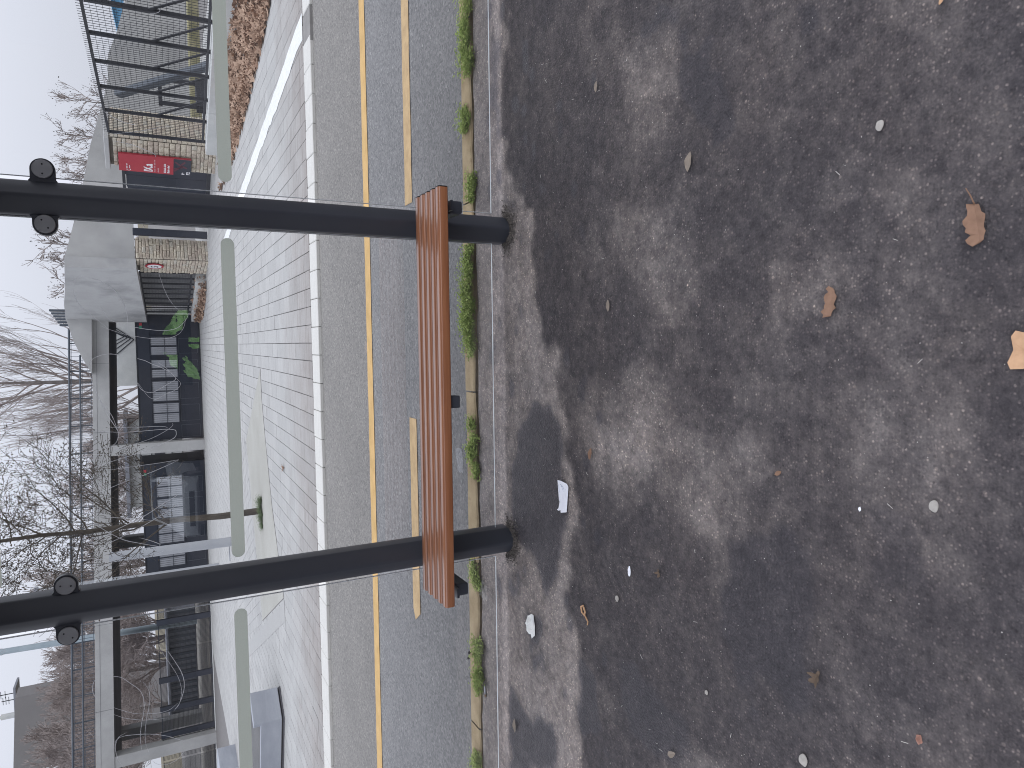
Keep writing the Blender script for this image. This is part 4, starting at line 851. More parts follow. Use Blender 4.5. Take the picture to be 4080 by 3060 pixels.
# barrier frame behind the fence by the pillar
b = MB(); b.bar((6.2,20.6,-.3),(6.2,20.6,.85),.09); b.bar((6.9,20.9,-.3),(6.9,20.9,.85),.09); b.bar((6.15,20.6,.85),(6.95,20.9,.85),.09); b.bar((6.15,20.6,-.15),(6.95,20.9,-.15),.3); tag(b.build('barrier_frame', M['frame']), 'dark steel hoop barrier seen through the mesh fence', 'barrier')
b = MB(); b.box(4.9, 16, 23.05, 23.35, -.45, -.02); tag(b.build('mossy_kerb', pm('mossy_yellow_concrete', (.2,.19,.1), (.36,.33,.2), 3, .95, .4, 20), bevel=.03, seg=1), 'mossy yellow low kerb wall behind the mesh fence', 'kerb wall')
b = MB(); b.prism([(14.1,37.5,1.9),(15.0,37.2,1.62),(18,36.5,1.62),(18,36.5,2.25),(15.2,37.1,2.12)], (0,0,0), (.2,1.2,0)); tag(b.build('blue_canopy', pm('blue_plastic', (.08,.24,.4), (.11,.29,.45), 2, .5, 0)), 'bright blue canopy far behind the mesh fence', 'canopy')

f2 = thing('railing_fence', 'black railing fence beside the limestone wall above a leaf pile', 'fence', (1.8, 25.8, .1))
qa, qb = Vector((2.19, 24.0)), Vector((1.16, 28.4)); n_ = 9
for i in range(n_):
    t = i/(n_-1)*.97; p = qa+(qb-qa)*t; zb_, zt_ = .07-.09*t, 1.47-.16*t; b = MB(); b.bar((p.x,p.y,zb_-.1),(p.x,p.y,zt_),.05); ps = b.build('post', M['frame'], f2)
    if i in (1, 3, 4, 6): b = MB(); p2 = qa+(qb-qa)*(t-.1); b.bar((p.x,p.y,zb_+.6),(p2.x-.15,p2.y-.03,zb_),.04); b.build('brace', M['frame'], ps)
mesh_panel(f2, qa, qb, .06, -.02, 1.46, 1.31, 60, 16, .007)
b = MB(); b.bar((qa.x,qa.y,1.48),(qb.x,qb.y,1.32),.05); b.build('rail', M['frame'], f2); b = MB(); b.bar((qa.x,qa.y,.07),(qb.x,qb.y,-.02),.05); b.build('rail', M['frame'], f2)
vpanel((2.18,24.0), (1.1,28.6), [(0,-.5),(1,-.5),(1,-.14),(0,-.05)], .25, 'low_wall', M['concrete_pale'], None)
tag(bpy.data.objects['low_wall.001'], 'pale low concrete wall under the railing fence, behind the leaf pile', 'wall')
vpanel((2.75,24.1), (1.62,28.9), [(0,-.5),(1,-.5),(1,1.4),(0,1.5)], .2, 'backing_wall', pm('grey_stone_wall', (.24,.245,.25), (.36,.36,.36), 2, .9, .3, 12), None)
tag(bpy.data.objects['backing_wall'], 'grey wall seen through the bars of the railing fence', 'wall')

# ------------------------------------------------------------------ leaf piles
LEAFS = []
def leaf_pile(name, label, fn, n, smin, smax):
    b = MB()
    for _ in range(n):
        x, y, z = fn(); s = random.uniform(smin, smax); rx, ry, rz = random.gauss(0,.55), random.gauss(0,.55), random.uniform(0, 6.3)
        mm = Matrix.Translation((x, y, z)) @ Matrix.Rotation(rz, 4, 'Z') @ Matrix.Rotation(rx, 4, 'X') @ Matrix.Rotation(ry, 4, 'Y'); k = random.uniform(.1,.5)
        P5 = [(0,-.5),(.18,-.2),(.5,-.22),(.26,.08),(.42,.42),(.1,.25),(0,.55),(-.12,.24),(-.4,.4),(-.25,.05),(-.5,-.2),(-.16,-.2)]
        V = [mm @ Vector((px*s, py*s, k*s*(px*px+py*py))) for px, py in P5]+[mm @ Vector((0,0,0))]; b.add(V, [(i, (i+1) % 12, 12) for i in range(12)])
    o = b.build(name, M['dry_leaf'], fix=False); return tag(o, label, 'leaf pile', kind='stuff')
def pileR():
    while True:
        t = random.random(); y = 8.2+t*9.2; xf = 4.75-.62*(y-8.6)**.42 if y > 8.6 else 4.75
        xb = 5.455+(13.3-y)*(.795/4.7)-.22; w = (xb-xf)*random.random()**.8
        if y > 12.7: 
            k = (y-12.7)/4.2
            if random.random() < min(k*1.25, .97): continue
        x = xb-w; hh = .13*(1-((w/(xb-xf))**1.5)); return x, y, zg(y)+.01+random.random()*max(.01, hh)
leaf_pile('leaf_pile', 'long drift of dry brown plane leaves along the right fence wall', pileR, 3000, .09, .19)
def pileL():
    t = random.random(); p = qa+(qb-qa)*t; w = random.random()*.75*(.4+.6*math.sin(math.pi*min(1, .15+t*.85))); return p.x-.05-w*.9, p.y-.1-w*.2, zg(p.y)+.02+random.random()*.3*(1-w/.75)
leaf_pile('leaf_pile', 'reddish brown leaf pile at the foot of the railing fence', pileL, 750, .08, .16)

# ------------------------------------------------------------------ portico
po = thing('concrete_portico', 'long flat concrete portico roof on slim columns across the background', 'portico', (-6, 29, -.44))
zl = lambda x: 2.52+.030*(-x-0.0)*.95; zh = lambda x: 3.02+.034*(-x)
XR, XL = 1.12, -30.
b = MB(); yb = 37.5
v = [(XR,28.4,zl(XR)),(XL,28.4,zl(XL)),(XL,yb,zl(XL)),(XR,yb,zl(XR)),(XR,28.4,zh(XR)),(XL,28.4,zh(XL)),(XL,yb,zh(XL)),(XR,yb,zh(XR))]
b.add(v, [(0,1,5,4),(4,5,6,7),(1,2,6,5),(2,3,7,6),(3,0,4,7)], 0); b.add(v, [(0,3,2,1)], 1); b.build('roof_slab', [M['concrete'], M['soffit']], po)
b = MB()
for x in (-.6, -3.0, -6.2, -9.8, -12.9, -16.): b.bar((x,28.397,zl(x)),(x,28.397,zh(x)),.012,.006)
b.bar((1.1,28.397,2.86),(-22,28.397,2.86+.033*22),.006,.012); b.build('formwork_joint', bpy.data.materials['formwork_joint_grey'], po)
def parapet():
    vpanel((1.115,28.385), (-.95,28.385), [(0,2.98),(1,3.05),(.75,3.3),(.45,3.55),(.15,3.7),(0,3.74)], .25, 'parapet', M['concrete'], po)
parapet()
b = MB(); b.box(-3.87,-3.49,28.42,28.85,-.47,zl(-3.7)); b.build('column', M['concrete'], po, bevel=.015, seg=1)
b = MB(); b.box(-15.12,-14.68,28.42,28.85,-.47,zl(-15)); b.build('column', M['concrete'], po, bevel=.015, seg=1)
for x in (-18.0, -9.0):
    b = MB(); b.box(x-.25,x+.25,36.6,37.1,-.47,zl(x)); b.build('column', M['concrete'], po, bevel=.015, seg=1)
b = MB(); b.box(1.12,1.3,28.5,37.5,-.47,2.4); b.build('side_wall', M['concrete_dk'], po)
# railing on the roof
rl = thing('roof_railing', 'dark steel railing with two rails along the portico roof edge', 'railing', (-6, 28.55, 3.2))
zr = lambda x: 3.69+.0345*(-x+.6)
for dz, r_ in ((0, .035), (-.32, .03)):
    x0 = .6 if dz == 0 else -.3; b = MB(); b.tube([(x0,28.55,zr(x0)+dz),(-28,28.55,zr(-28)+dz)], r_, 8); b.build('rail', M['blue_steel'], rl, smooth=True)
x = .1
while x > -24:
    b = MB(); b.bar((x,28.57,zh(x)-.1),(x,28.57,zr(x)),.035,.02); b.build('stanchion', M['blue_steel'], rl); x -= .95
b = MB(); x = .3
while x > -24:
    b.bar((x,28.55,zh(x)+.02),(x,28.55,zr(x)-.04),.013); x -= .13
b.bar((.5,28.55,zr(.5)-.06),(-24,28.55,zr(-24)-.06),.015); b.bar((-.3,28.55,zr(-.3)-.38),(-24,28.55,zr(-24)-.38),.012); b.bar((-.8,28.55,zh(-.8)+.04),(-24,28.55,zh(-24)+.04),.012)
tag(b.build('infill_bar', M['blue_steel'], rl, fix=False), kind='stuff')
lv = thing('louvre_unit', 'dark louvred ventilation unit on top of the concrete wall', 'vent', (1.0, 28.7, 3.7))
for i in range(6):
    x = 1.27-.1*i; zt_ = 4.24-.056*i; b = MB(); b.box(x-.075, x-.005, 28.6, 29.0, 3.62, zt_); b.build('louvre', M['blue_steel'], lv, bevel=.006, seg=1)

# ------------------------------------------------------------------ navy cabins with blinds
M['blind'] = pm('blind_slat_grey', (.27,.28,.305), (.33,.34,.365), 2, .6, 0)
def cabin(name, label, x0, x1, wins, doors):
    c = thing(name, label, 'cabin', ((x0+x1)/2, 30, -.44), 'navy cabins under the portico')
    b = MB(); b.box(x0, x1, 28.95, 31.4, -.44, 1.66); b.build('wall', M['gate2'], c)
    b = MB(); b.box(x0-.03, x1+.03, 28.90, 31.4, 1.663, 1.70); b.build('roof', M['frame'], c); b = MB(); b.box(x0-.01, x1+.01, 28.925, 28.948, 1.26, 1.655); b.build('fascia', M['gate'], c)
    b = MB(); b.box(x0-.01, x1+.01, 28.92, 28.948, -.44, -.385); b.build('plinth', M['frame'], c)
    for (a, e) in wins:
        w = MB(); w.box(a-.03, e+.03, 28.91, 28.93, .34, .372); w.box(a-.03, e+.03, 28.91, 28.93, 1.222, 1.25); w.box(a-.03, a, 28.91, 28.93, .3725, 1.2215); w.box(e, e+.03, 28.91, 28.93, .3725, 1.2215); wo_ = w.build('window', M['gate'], c)
        n = 0; zc = .38; mid = (a+e)/2
        g = MB()
        for (p, q) in ((a+.006, mid-.02), (mid+.02, e-.006)):
            x = p
            while x < q-.02:
                g.add([(x,28.938,.375),(min(x+.066,q),28.926,.375),(min(x+.066,q),28.926,1.22),(x,28.938,1.22)], [(0,1,2,3)]); x += .072
        tag(g.build('blind_slat', M['blind'], wo_, fix=False), kind='stuff')
        g = MB(); g.box(mid-.02, mid+.02, 28.915, 28.925, .375, 1.22); g.box(a, e, 28.912, 28.9145, .76, .775); g.build('mullion', M['gate'], wo_)
    for (a, e) in doors:
        g = MB()
        for k in ((a,e,-.33,-.325),(a,e,.30,.305),(a,a+.005,-.325,.30),(e-.005,e,-.325,.30)): g.box(k[0], k[1], 28.938, 28.9475, k[2], k[3])
        g.build('panel_trim', pm('pale_panel_trim', (.13,.15,.17), (.16,.18,.2), 3, .5, 0) if 'pale_panel_trim' not in bpy.data.materials else bpy.data.materials['pale_panel_trim'], c)
    return c
c1 = cabin('cabin', 'dark navy cabin with four blind-covered windows right of the portico column', -3.46, 1.10, [(-.35,.31),(-1.175,-.51),(-2.04,-1.315),(-2.84,-2.125)], [(-.3,.25),(-1.1,-.55),(-1.98,-1.4),(-2.8,-2.2),(-3.4,-2.95)])
c2 = cabin('cabin', 'dark navy cabin with blind-covered windows left of the portico column, behind the tree', -9.3, -4.33, [(-5.58,-4.83),(-6.37,-5.66),(-7.32,-6.6),(-8.2,-7.5)], [(-5.5,-4.9),(-6.3,-5.7),(-7.2,-6.65),(-8.1,-7.6)])
for (x, z, c) in ((.72, 1.52, c1), (-4.62, 1.58, c2)):
    b = MB(); b.box(x, x+.1, 28.905, 28.92, z-.045, z+.045); b.build('red_label', M['red'], c); b = MB(); b.box(x-.115, x-.005, 28.905, 28.92, z-.04, z+.04); b.build('green_label', M['green_vinyl'], c)
# white wall with black chevrons seen over the cabin
wc = thing('white_panel_wall', 'white wall with black chevron stripes seen above the right navy cabin', 'wall', (-.8, 40.4, -.4))
b = MB(); b.box(-2.0, 1.25, 40.3, 40.5, -.44, 3.6); b.build('wall', M['concrete_pale'], wc)
for i in range(4):
    b = MB(); z0_ = 1.9+i*.12
    b.bar((.95-i*.02,40.28,3.2-i*.2),(.45-i*.05,40.28,2.25-i*.14),.04); b.bar((.45-i*.05,40.28,2.25-i*.14),(-.05-i*.12,40.28,3.2-i*.2),.04); b.build('chevron', M['frame'], wc)
# pavilion behind the gap by the column
pv = thing('glazed_pavilion', 'pale pavilion with dark window frames seen between the two navy cabins', 'pavilion', (-6.2, 47, -.44))
b = MB(); b.box(-9.5,-4.2,47,50,-.44,2.4); b.build('wall', M['concrete_pale'], pv)
for x in (-5.1,-5.65,-6.2,-6.75,-7.3):
    b = MB(); b.box(x-.025,x+.025,46.93,46.99,-.44,2.1); b.build('mullion', M['frame'], pv)
for z in (.1,.7,1.2,1.8): b = MB(); b.box(-7.4,-5.0,46.92,46.985,z,z+.035); b.build('transom', M['frame'], pv)
b = MB(); b.box(-10,-3.9,46.5,50.3,2.4,2.6); b.build('roof', M['lamp_grey'], pv)
for x0, x1, z0, z1, mm in ((-6.1,-5.8,.6,1.1,'frame'),(-6.65,-6.35,.5,1.05,'soffit'),(-5.6,-5.2,1.25,1.75,'grey_steel')): b = MB(); b.box(x0,x1,46.95,46.99,z0,z1); b.build('pane', M[mm], pv)

# ------------------------------------------------------------------ left fence, posts and things behind it
lf_ = thing('panel_fence', 'dark mesh fence panels between thick posts under the left of the portico', 'fence', (-12.5, 28.75, -.44))
for x in (-10.2, -12.4, -13.5, -14.5, -16.4, -18.5, -9.35):
    b = MB(); b.box(x-.1,x+.1,28.7,28.82,-.46,1.42); b.build('post', M['gate'], lf_)
xs_ = [-9.45,-10.1,-11.25,-12.3,-13.4,-14.4,-15.5,-16.3,-17.4,-18.4,-19.6,-20.8]
for a, e in zip(xs_[:-1], xs_[1:]):
    mesh_panel(lf_, (a-.05,28.76), (e+.05,28.76), -.40, -.40, 1.36, 1.36, 24, 10, .008)
    b = MB(); b.bar((a-.03,28.76,1.37),(e+.03,28.76,1.37),.03); b.build('rail', M['frame'], lf_); b = MB(); b.bar((a-.03,28.76,-.40),(e+.03,28.76,-.40),.03); b.build('rail', M['frame'], lf_)
b = MB(); b.box(-23,-9.2,28.55,29.0,-.5,-.42); tag(b.build('fence_base', M['concrete_pale'], bevel=.01, seg=1), 'pale concrete strip under the left mesh fence panels', 'fence base')
cn = thing('corrugated_hut', 'blue grey corrugated hut behind the left fence panels', 'hut', (-16.5, 41, -.44))
b = MB(); b.box(-19.6,-13.7,40,43,-.44,.85); b.build('wall', M['lamp_grey'], cn)
for i in range(19): x = -13.75-.315*i; b = MB(); b.box(x-.12,x+.0,39.93,39.995,-.40,.8); b.build('rib', M['blue_steel'], cn)
b = MB(); b.box(-20,-13.4,39.7,43.2,.86,.95); b.build('roof', M['lamp_grey'], cn)
b = MB(); b.box(-30,-9,30.5,39,-.47,-.42); tag(b.build('gravel_yard', pm('leafy_gravel', (.3,.28,.24), (.44,.42,.38), 3, .95, .3, 12, c3=(.2,.13,.08))), kind='structure')
# tall lamp mast
lm = thing('lamp_mast', 'tall slanted-looking pale lamp mast rising behind the portico at left', 'lamp mast', (-13.77, 36, -.44))
b = MB(); b.tube([(-13.77,38.2,-.44),(-13.7,38.2,3.2),(-13.6,38.2,9.5)], [.16,.15,.12], 14); b.build('mast', M['grey_steel'], lm, smooth=True)
b = MB(); b.bar((-13.6,38.2,9.5),(-12.4,37.4,9.7),.1); b.build('lamp_arm', M['grey_steel'], lm)
# pale posts of the forecourt
b = MB(); b.tube([(-4.7,17.95,-.26),(-4.7,17.95,2.35)], .11, 20); p1 = tag(b.build('light_column', M['white_post'], smooth=True), 'thick pale grey column left of the street tree', 'column')
p2 = thing('light_column', 'slim pale grey light column with clear tube and grey cap, near the left post', 'column', (-6.7, 22.9, -.31))
b = MB(); b.tube([(-6.7,22.9,-.33),(-6.7,22.9,2.15)], .095, 18); b.build('shaft', M['white_post'], p2, smooth=True)
b = MB(); b.tube([(-6.7,22.9,2.152),(-6.7,22.9,4.28)], .12, 18); b.build('tube', M['acrylic'], p2, smooth=True); b = MB(); b.disc((-6.7,22.9,4.33), .15, (0,0,1), 20, .09); b.build('cap', M['lamp_grey'], p2)
b = MB(); b.tube([(-6.7,22.9,2.2),(-6.7,22.9,4.28)], .02, 8); b.build('rod', M['lamp_grey'], p2)
# concrete planters at the left
pb = thing('concrete_planter', 'smooth grey concrete planter with dark wet soil at the left edge', 'planter', (-6, 10.6, -.06))
cor = [(-5.28,10.15),(-4.97,10.49),(-5.85,11.9),(-7.6,12.2),(-7.4,10.75)]
zz = [.40,.36,.36,.27,.27]
b = MB()
for i in range(5):
    (x, y), (x2, y2) = cor[i], cor[(i+1) % 5]; d_ = Vector((x2-x, y2-y)); n_ = Vector((-d_.y, d_.x)).normalized()*(.05 if i == 4 else .1)
    n_ = n_ if n_.dot(Vector((-6.2-x, 11.1-y))) > 0 else -n_
    q = MB(); h1 = .262 if i in (4, 3, 2) else .36; q.prism([(x,y,0),(x2,y2,0),(x2+n_.x,y2+n_.y,0),(x+n_.x,y+n_.y,0)], (0,0,-.02 if True else 0), (0,0,h1+.001*i)); q.build('side_panel', M['concrete_blue'], pb, bevel=.006, seg=1)
b = MB(); b.prism([(x+(-6.2-x)*.05, y+(11.1-y)*.05, 0) for x, y in cor], (0,0,-.1), (0,0,.215)); b.build('soil', pm('wet_black_soil', (.012,.012,.013), (.06,.058,.056), 2.5, .35, .4, 20, .02), pb)
b = MB(); b.prism([(x+( x+6.2)*.004, y+(y-11.1)*.004, 0) for x, y in cor], (0,0,-.12), (0,0,-.04)); b.build('painted_foot_shadow', M['soffit'], pb)  # solid dark band, painted shadow along the planter foot
b = MB(); b.prism([(-10.4,19.3,0),(-10.62,18.3,0),(-14,18.6,0),(-13.6,20.1,0)], (0,0,-.3), (0,0,.2)); tag(b.build('concrete_block', M['concrete_blue'], bevel=.01, seg=1), 'long grey concrete block bench farther back at the left edge', 'concrete block')
b = MB(); b.bar((-5.03,18.75,zg(18.7)+.008),(-5.37,18.65,zg(18.6)+.008),.09,.012); tag(b.build('floor_grate', M['lamp_grey']), 'narrow dark drain slot in the pavers beside the pale column', 'drain')

# ------------------------------------------------------------------ trees
def grow(b, pts_out, p, d, L, r_, depth, cfg, rr):
    n = 4; pts = [p.copy()]; rads = [r_]; cur = p.copy(); dd = d.copy()
    for i in range(n):
        dd = (dd+Vector((rr.gauss(0,1), rr.gauss(0,1), rr.gauss(0,1)))*cfg['wob']+Vector((0,0,cfg['up']))*(1 if depth else .3)).normalized()
        cur = cur+dd*L/n; pts.append(cur.copy()); rads.append(max(r_*(1-(i+1)/n*(1-cfg['taper'])), cfg['rmin']))
    b.tube(pts, rads, cfg['sides'] if depth < 2 else 3, cap=False)
    if depth >= cfg.get('tipd', 9): pts_out.append((pts[2].copy(), dd)); pts_out.append((pts[3].copy(), dd))
    if depth >= cfg['depth']:
        pts_out.append((cur, dd)); return
    k = cfg['kids'][min(depth, len(cfg['kids'])-1)]
    for j in range(k):
        t = rr.uniform(cfg['from'], 1.0) if j < k-1 else 1.0; ii = min(int(t*n), n-1); q = pts[ii].lerp(pts[ii+1], t*n-ii)
        dl = (pts[ii+1]-pts[ii]).normalized(); ax = dl.cross(Vector((rr.gauss(0,1), rr.gauss(0,1), rr.gauss(0,1)))).normalized()
        a = rr.uniform(*cfg['ang'])*(.5 if j == k-1 else 1); nd = (Matrix.Rotation(a, 3, ax) @ dl)
        grow(b, pts_out, q, nd, L*rr.uniform(*cfg['len']), max(rads[ii]*cfg['rk'], cfg['rmin']), depth+1, cfg, rr)
def bare_tree(name, label, loc, H, cfg, seed, mt='bark2', group='bare trees beyond the portico', seeds=0, smt='seed', trunk_r=.12, lean=(0,0)):
    rr = random.Random(seed); o = thing(name, label, 'tree', loc, group); base = Vector(loc)
    tr = MB(); n = 9; pts = [base+Vector((lean[0]*i/n+rr.gauss(0,.02)*H*.12, lean[1]*i/n+rr.gauss(0,.02)*H*.12, H*.86*i/n)) for i in range(n+1)]; pts[0] = base.copy()
    rad = [trunk_r*(1-.86*i/n) for i in range(n+1)]; tr.tube(pts, rad, 9); tr.build('trunk', M[mt], o, smooth=True)
    cr = MB(); tips = []
    for i in range(cfg['nlimb']):
        t = cfg['t0']+(.98-cfg['t0'])*(i+rr.random())/cfg['nlimb']; ii = min(int(t*n), n-1); q = pts[ii].lerp(pts[ii+1], t*n-ii)
        a = rr.uniform(0, 2*math.pi); el_ = cfg['el']+rr.gauss(0,.15); d_ = Vector((math.cos(a)*math.cos(el_), math.sin(a)*math.cos(el_), math.sin(el_)))
        grow(cr, tips, q, d_, H*cfg['L0']*(1.15-.75*t)*rr.uniform(.75,1.2), max(rad[ii]*cfg.get('limb', .45), cfg['rmin']*2), 0, cfg, rr)
    cr.build('crown', M[cfg.get('tw','twig')], o, fix=False)
    if seeds:
        sb = MB()
        for (p, d_) in tips:
            for _ in range(seeds):
                if rr.random() < .25: continue
                c = p+Vector((rr.gauss(0,1), rr.gauss(0,1), rr.gauss(0,1)-.4))*cfg.get('ss', .05); s = rr.uniform(.4, 1)*cfg.get('sz', .03); u_ = Vector((rr.gauss(0,1), rr.gauss(0,1), rr.gauss(0,1))).normalized()*s; w_ = u_.cross(Vector((rr.gauss(0,1), rr.gauss(0,1), rr.gauss(0,1)))).normalized()*s*.5
                sb.add([c-u_, c+w_, c+u_, c-w_, c+w_.cross(u_).normalized()*s*.35], [(0,1,4),(1,2,4),(2,3,4),(3,0,4)])
        sb.build('seed_heads', M[smt], o, fix=False)
    return o
def cp(o, loc, rz, sc, label):
    r_ = o.copy(); COL.objects.link(r_); r_.location = loc; r_.rotation_euler = (0,0,rz); r_.scale = (sc,)*3; r_['label'] = label
    for ch in list(o.children): c = ch.copy(); COL.objects.link(c); c.parent = r_
    return r_
ST = dict(wob=.17, up=.02, taper=.4, rmin=.003, sides=5, depth=3, kids=(6,5,4), ang=(.35,1.05), len=(.42,.68), rk=.45, limb=.34, tipd=3, nlimb=30, t0=.22, el=.5, L0=.185, tw='bark', ss=.05, sz=.024, **{'from': .25})
street = bare_tree('street_tree', 'slender street tree with dark seed heads growing in the pale slab', (-2.75,12.22,-.1), 6.4, ST, 21, 'bark', 'street trees', seeds=1, trunk_r=.056, lean=(-.02,.05))
weed(-2.95,-2.48,11.93,900,.13,.09,'tuft of dark green weeds round the foot of the street tree',0,'weed_dk',zg(12)+.003,grp='weeds at the tree foot')
PC = dict(wob=.10, up=.14, taper=.4, rmin=.006, sides=4, depth=3, kids=(5,5,4), ang=(.15,.5), len=(.45,.72), rk=.5, nlimb=26, t0=.08, el=.95, L0=.38, **{'from': .15})
pop = bare_tree('poplar_tree', 'tall bare poplar with upswept branches behind the portico railing', (-1.9,45,-.44), 11.5, PC, 4, trunk_r=.22)
cp(pop, (-4.2,47,-.44), 1.3, .6, 'shorter bare poplar left of the tall poplar behind the railing')
TH = dict(wob=.15, up=.08, taper=.4, rmin=.011, sides=4, depth=3, kids=(6,6,5), ang=(.3,.85), len=(.45,.7), rk=.55, nlimb=22, t0=.1, el=.75, L0=.36, **{'from': .15})
tA = bare_tree('bare_tree', 'bare brown tree behind the left fence panels, nearest to the lamp mast', (-13.0,47,-.44), 7.5, TH, 9, trunk_r=.16)
tB = bare_tree('bare_tree', 'dense bare brown tree left of the lamp mast behind the portico', (-17.2,46,-.44), 7.2, TH, 14, trunk_r=.16)
for i, (x, y, s, src, lb) in enumerate(((-20.5,50,1.0,tA,'bare tree between the lamp mast and the grey block of flats'), (-23.5,45,.95,tB,'broad bare tree in front of the grey block of flats'), (-27,52,1.15,tA,'tall bare tree before the left half of the grey block of flats'), (-30,48,1.1,tB,'bare tree at the far left edge of the background'), (-15.3,52,.95,tB,'low bare tree right behind the corrugated hut'), (-34,60,1.35,tA,'large bare tree overlapping the corner of the grey block of flats'), (-21.5,60,1.1,tB,'bare tree close to the right corner of the grey block of flats'), (-25.5,64,1.25,tB,'bare tree whose top crosses the middle of the grey block of flats'), (-30.5,66,1.25,tA,'tall bare tree before the left wall of the grey block of flats'), (-28,58,1.35,tB,'spreading bare tree low before the grey block of flats'), (-8.2,50,.8,tA,'small bare tree seen under the portico behind the left cabin'), (-6.3,52,.75,tB,'small bare tree seen above the left cabin, right of the street tree'))):
    cp(src, (x,y,-.44), i*1.1+.4, s, lb)
SMT = dict(wob=.13, up=.10, taper=.4, rmin=.009, sides=4, depth=2, kids=(5,4,3), ang=(.3,.8), len=(.45,.7), rk=.55, nlimb=18, t0=.15, el=.7, L0=.24, ss=.1, sz=.05, **{'from': .2})
sA = bare_tree('young_tree', 'young bare tree above the fence, right of the red sign', (11.1,38,-.44), 5.2, SMT, 31, group='young bare trees behind the concrete wall', seeds=1, trunk_r=.06)
sB = bare_tree('young_tree', 'young bare tree above the stone pillar cap', (9.5,38,-.44), 5.5, SMT, 35, group='young bare trees behind the concrete wall', seeds=1, trunk_r=.06)
for i, (x, y, s, src, lb) in enumerate(((8.4,38,1.0,sA,'bushy young tree above the red sign'), (8.0,39,.98,sB,'young tree just right of the right post clamp'), (4.6,38,1.2,sB,'young tree rising over the concrete wall left of the right post'), (3.6,38,1.12,sA,'young tree with sparse top over the middle of the concrete wall'), (2.8,38,1.1,sB,'thin young tree nearest the louvre unit'))): cp(src, (x,y,-.44), i*1.7+.3, s, lb)

# ------------------------------------------------------------------ far block of flats
fb = thing('apartment_block', 'plain grey block of flats behind the bare trees at far left', 'building', (-41, 92, -.7))
vpanel((-36.3,90), (-44.4,90), [(0,-.7),(1,-.7),(1,15.0),(0,14.5)], 2.5, 'wall', pm('hazy_grey_render', (.2,.195,.195), (.25,.24,.24), .12, .9, .05, 5), fb)
for i in range(4):
    for j in range(4):
        x, z = -37.4-i*1.75, 2.5+j*2.9; b = MB(); b.box(x-.5,x+.5,89.9,89.98,z,z+1.2); w = b.build('window', M['lamp_grey'], fb); b = MB(); b.box(x-.42,x+.42,89.86,89.895,z+.08,z+1.12); b.build('pane', M['soffit'], w)
b = MB(); b.box(-44.5,-36.2,89.8,92.6,14.75,14.95); b.build('roof_edge', M['lamp_grey'], fb)
for x, h in ((-37.2,1.9),(-37.9,1.3)): b = MB(); b.bar((x,91,14.6),(x,91,14.9+h),.07); [b.bar((x-.4,91,14.9+h*k),(x+.4,91,14.9+h*k),.05) for k in (.5,.7,.9)]; b.build('aerial', M['frame'], fb)
b = MB(); b.tube([(-39.6,91,14.6),(-39.6,91,16.3)], .3, 12); b.disc((-39.6,91,16.35),.18,(0,0,1),10,.3); b.build('vent_pipe', M['concrete_pale'], fb)

# ------------------------------------------------------------------ behind the photographer (seen only as reflections in the glass)
ob = thing('street_building', 'dark street front standing behind the viewer, mirrored faintly in the glass', 'building', (0, -26, 0))
b = MB(); b.box(-45, 45, -38, -26, 0, 9); b.build('wall', pm('dark_brick_front', (.05,.045,.042), (.085,.075,.07), 1.2, .9, .2, 20), ob)
for i in range(-10, 11):
    for j in range(3): b = MB(); b.box(i*4-.8,i*4+.8,-25.98,-25.93,1+j*2.8,2.6+j*2.8); b.build('window', M['gate'], ob)
b = MB(); b.box(-46, 46, -38.5, -25.6, 9.0, 9.4); b.build('roof', M['frame'], ob)
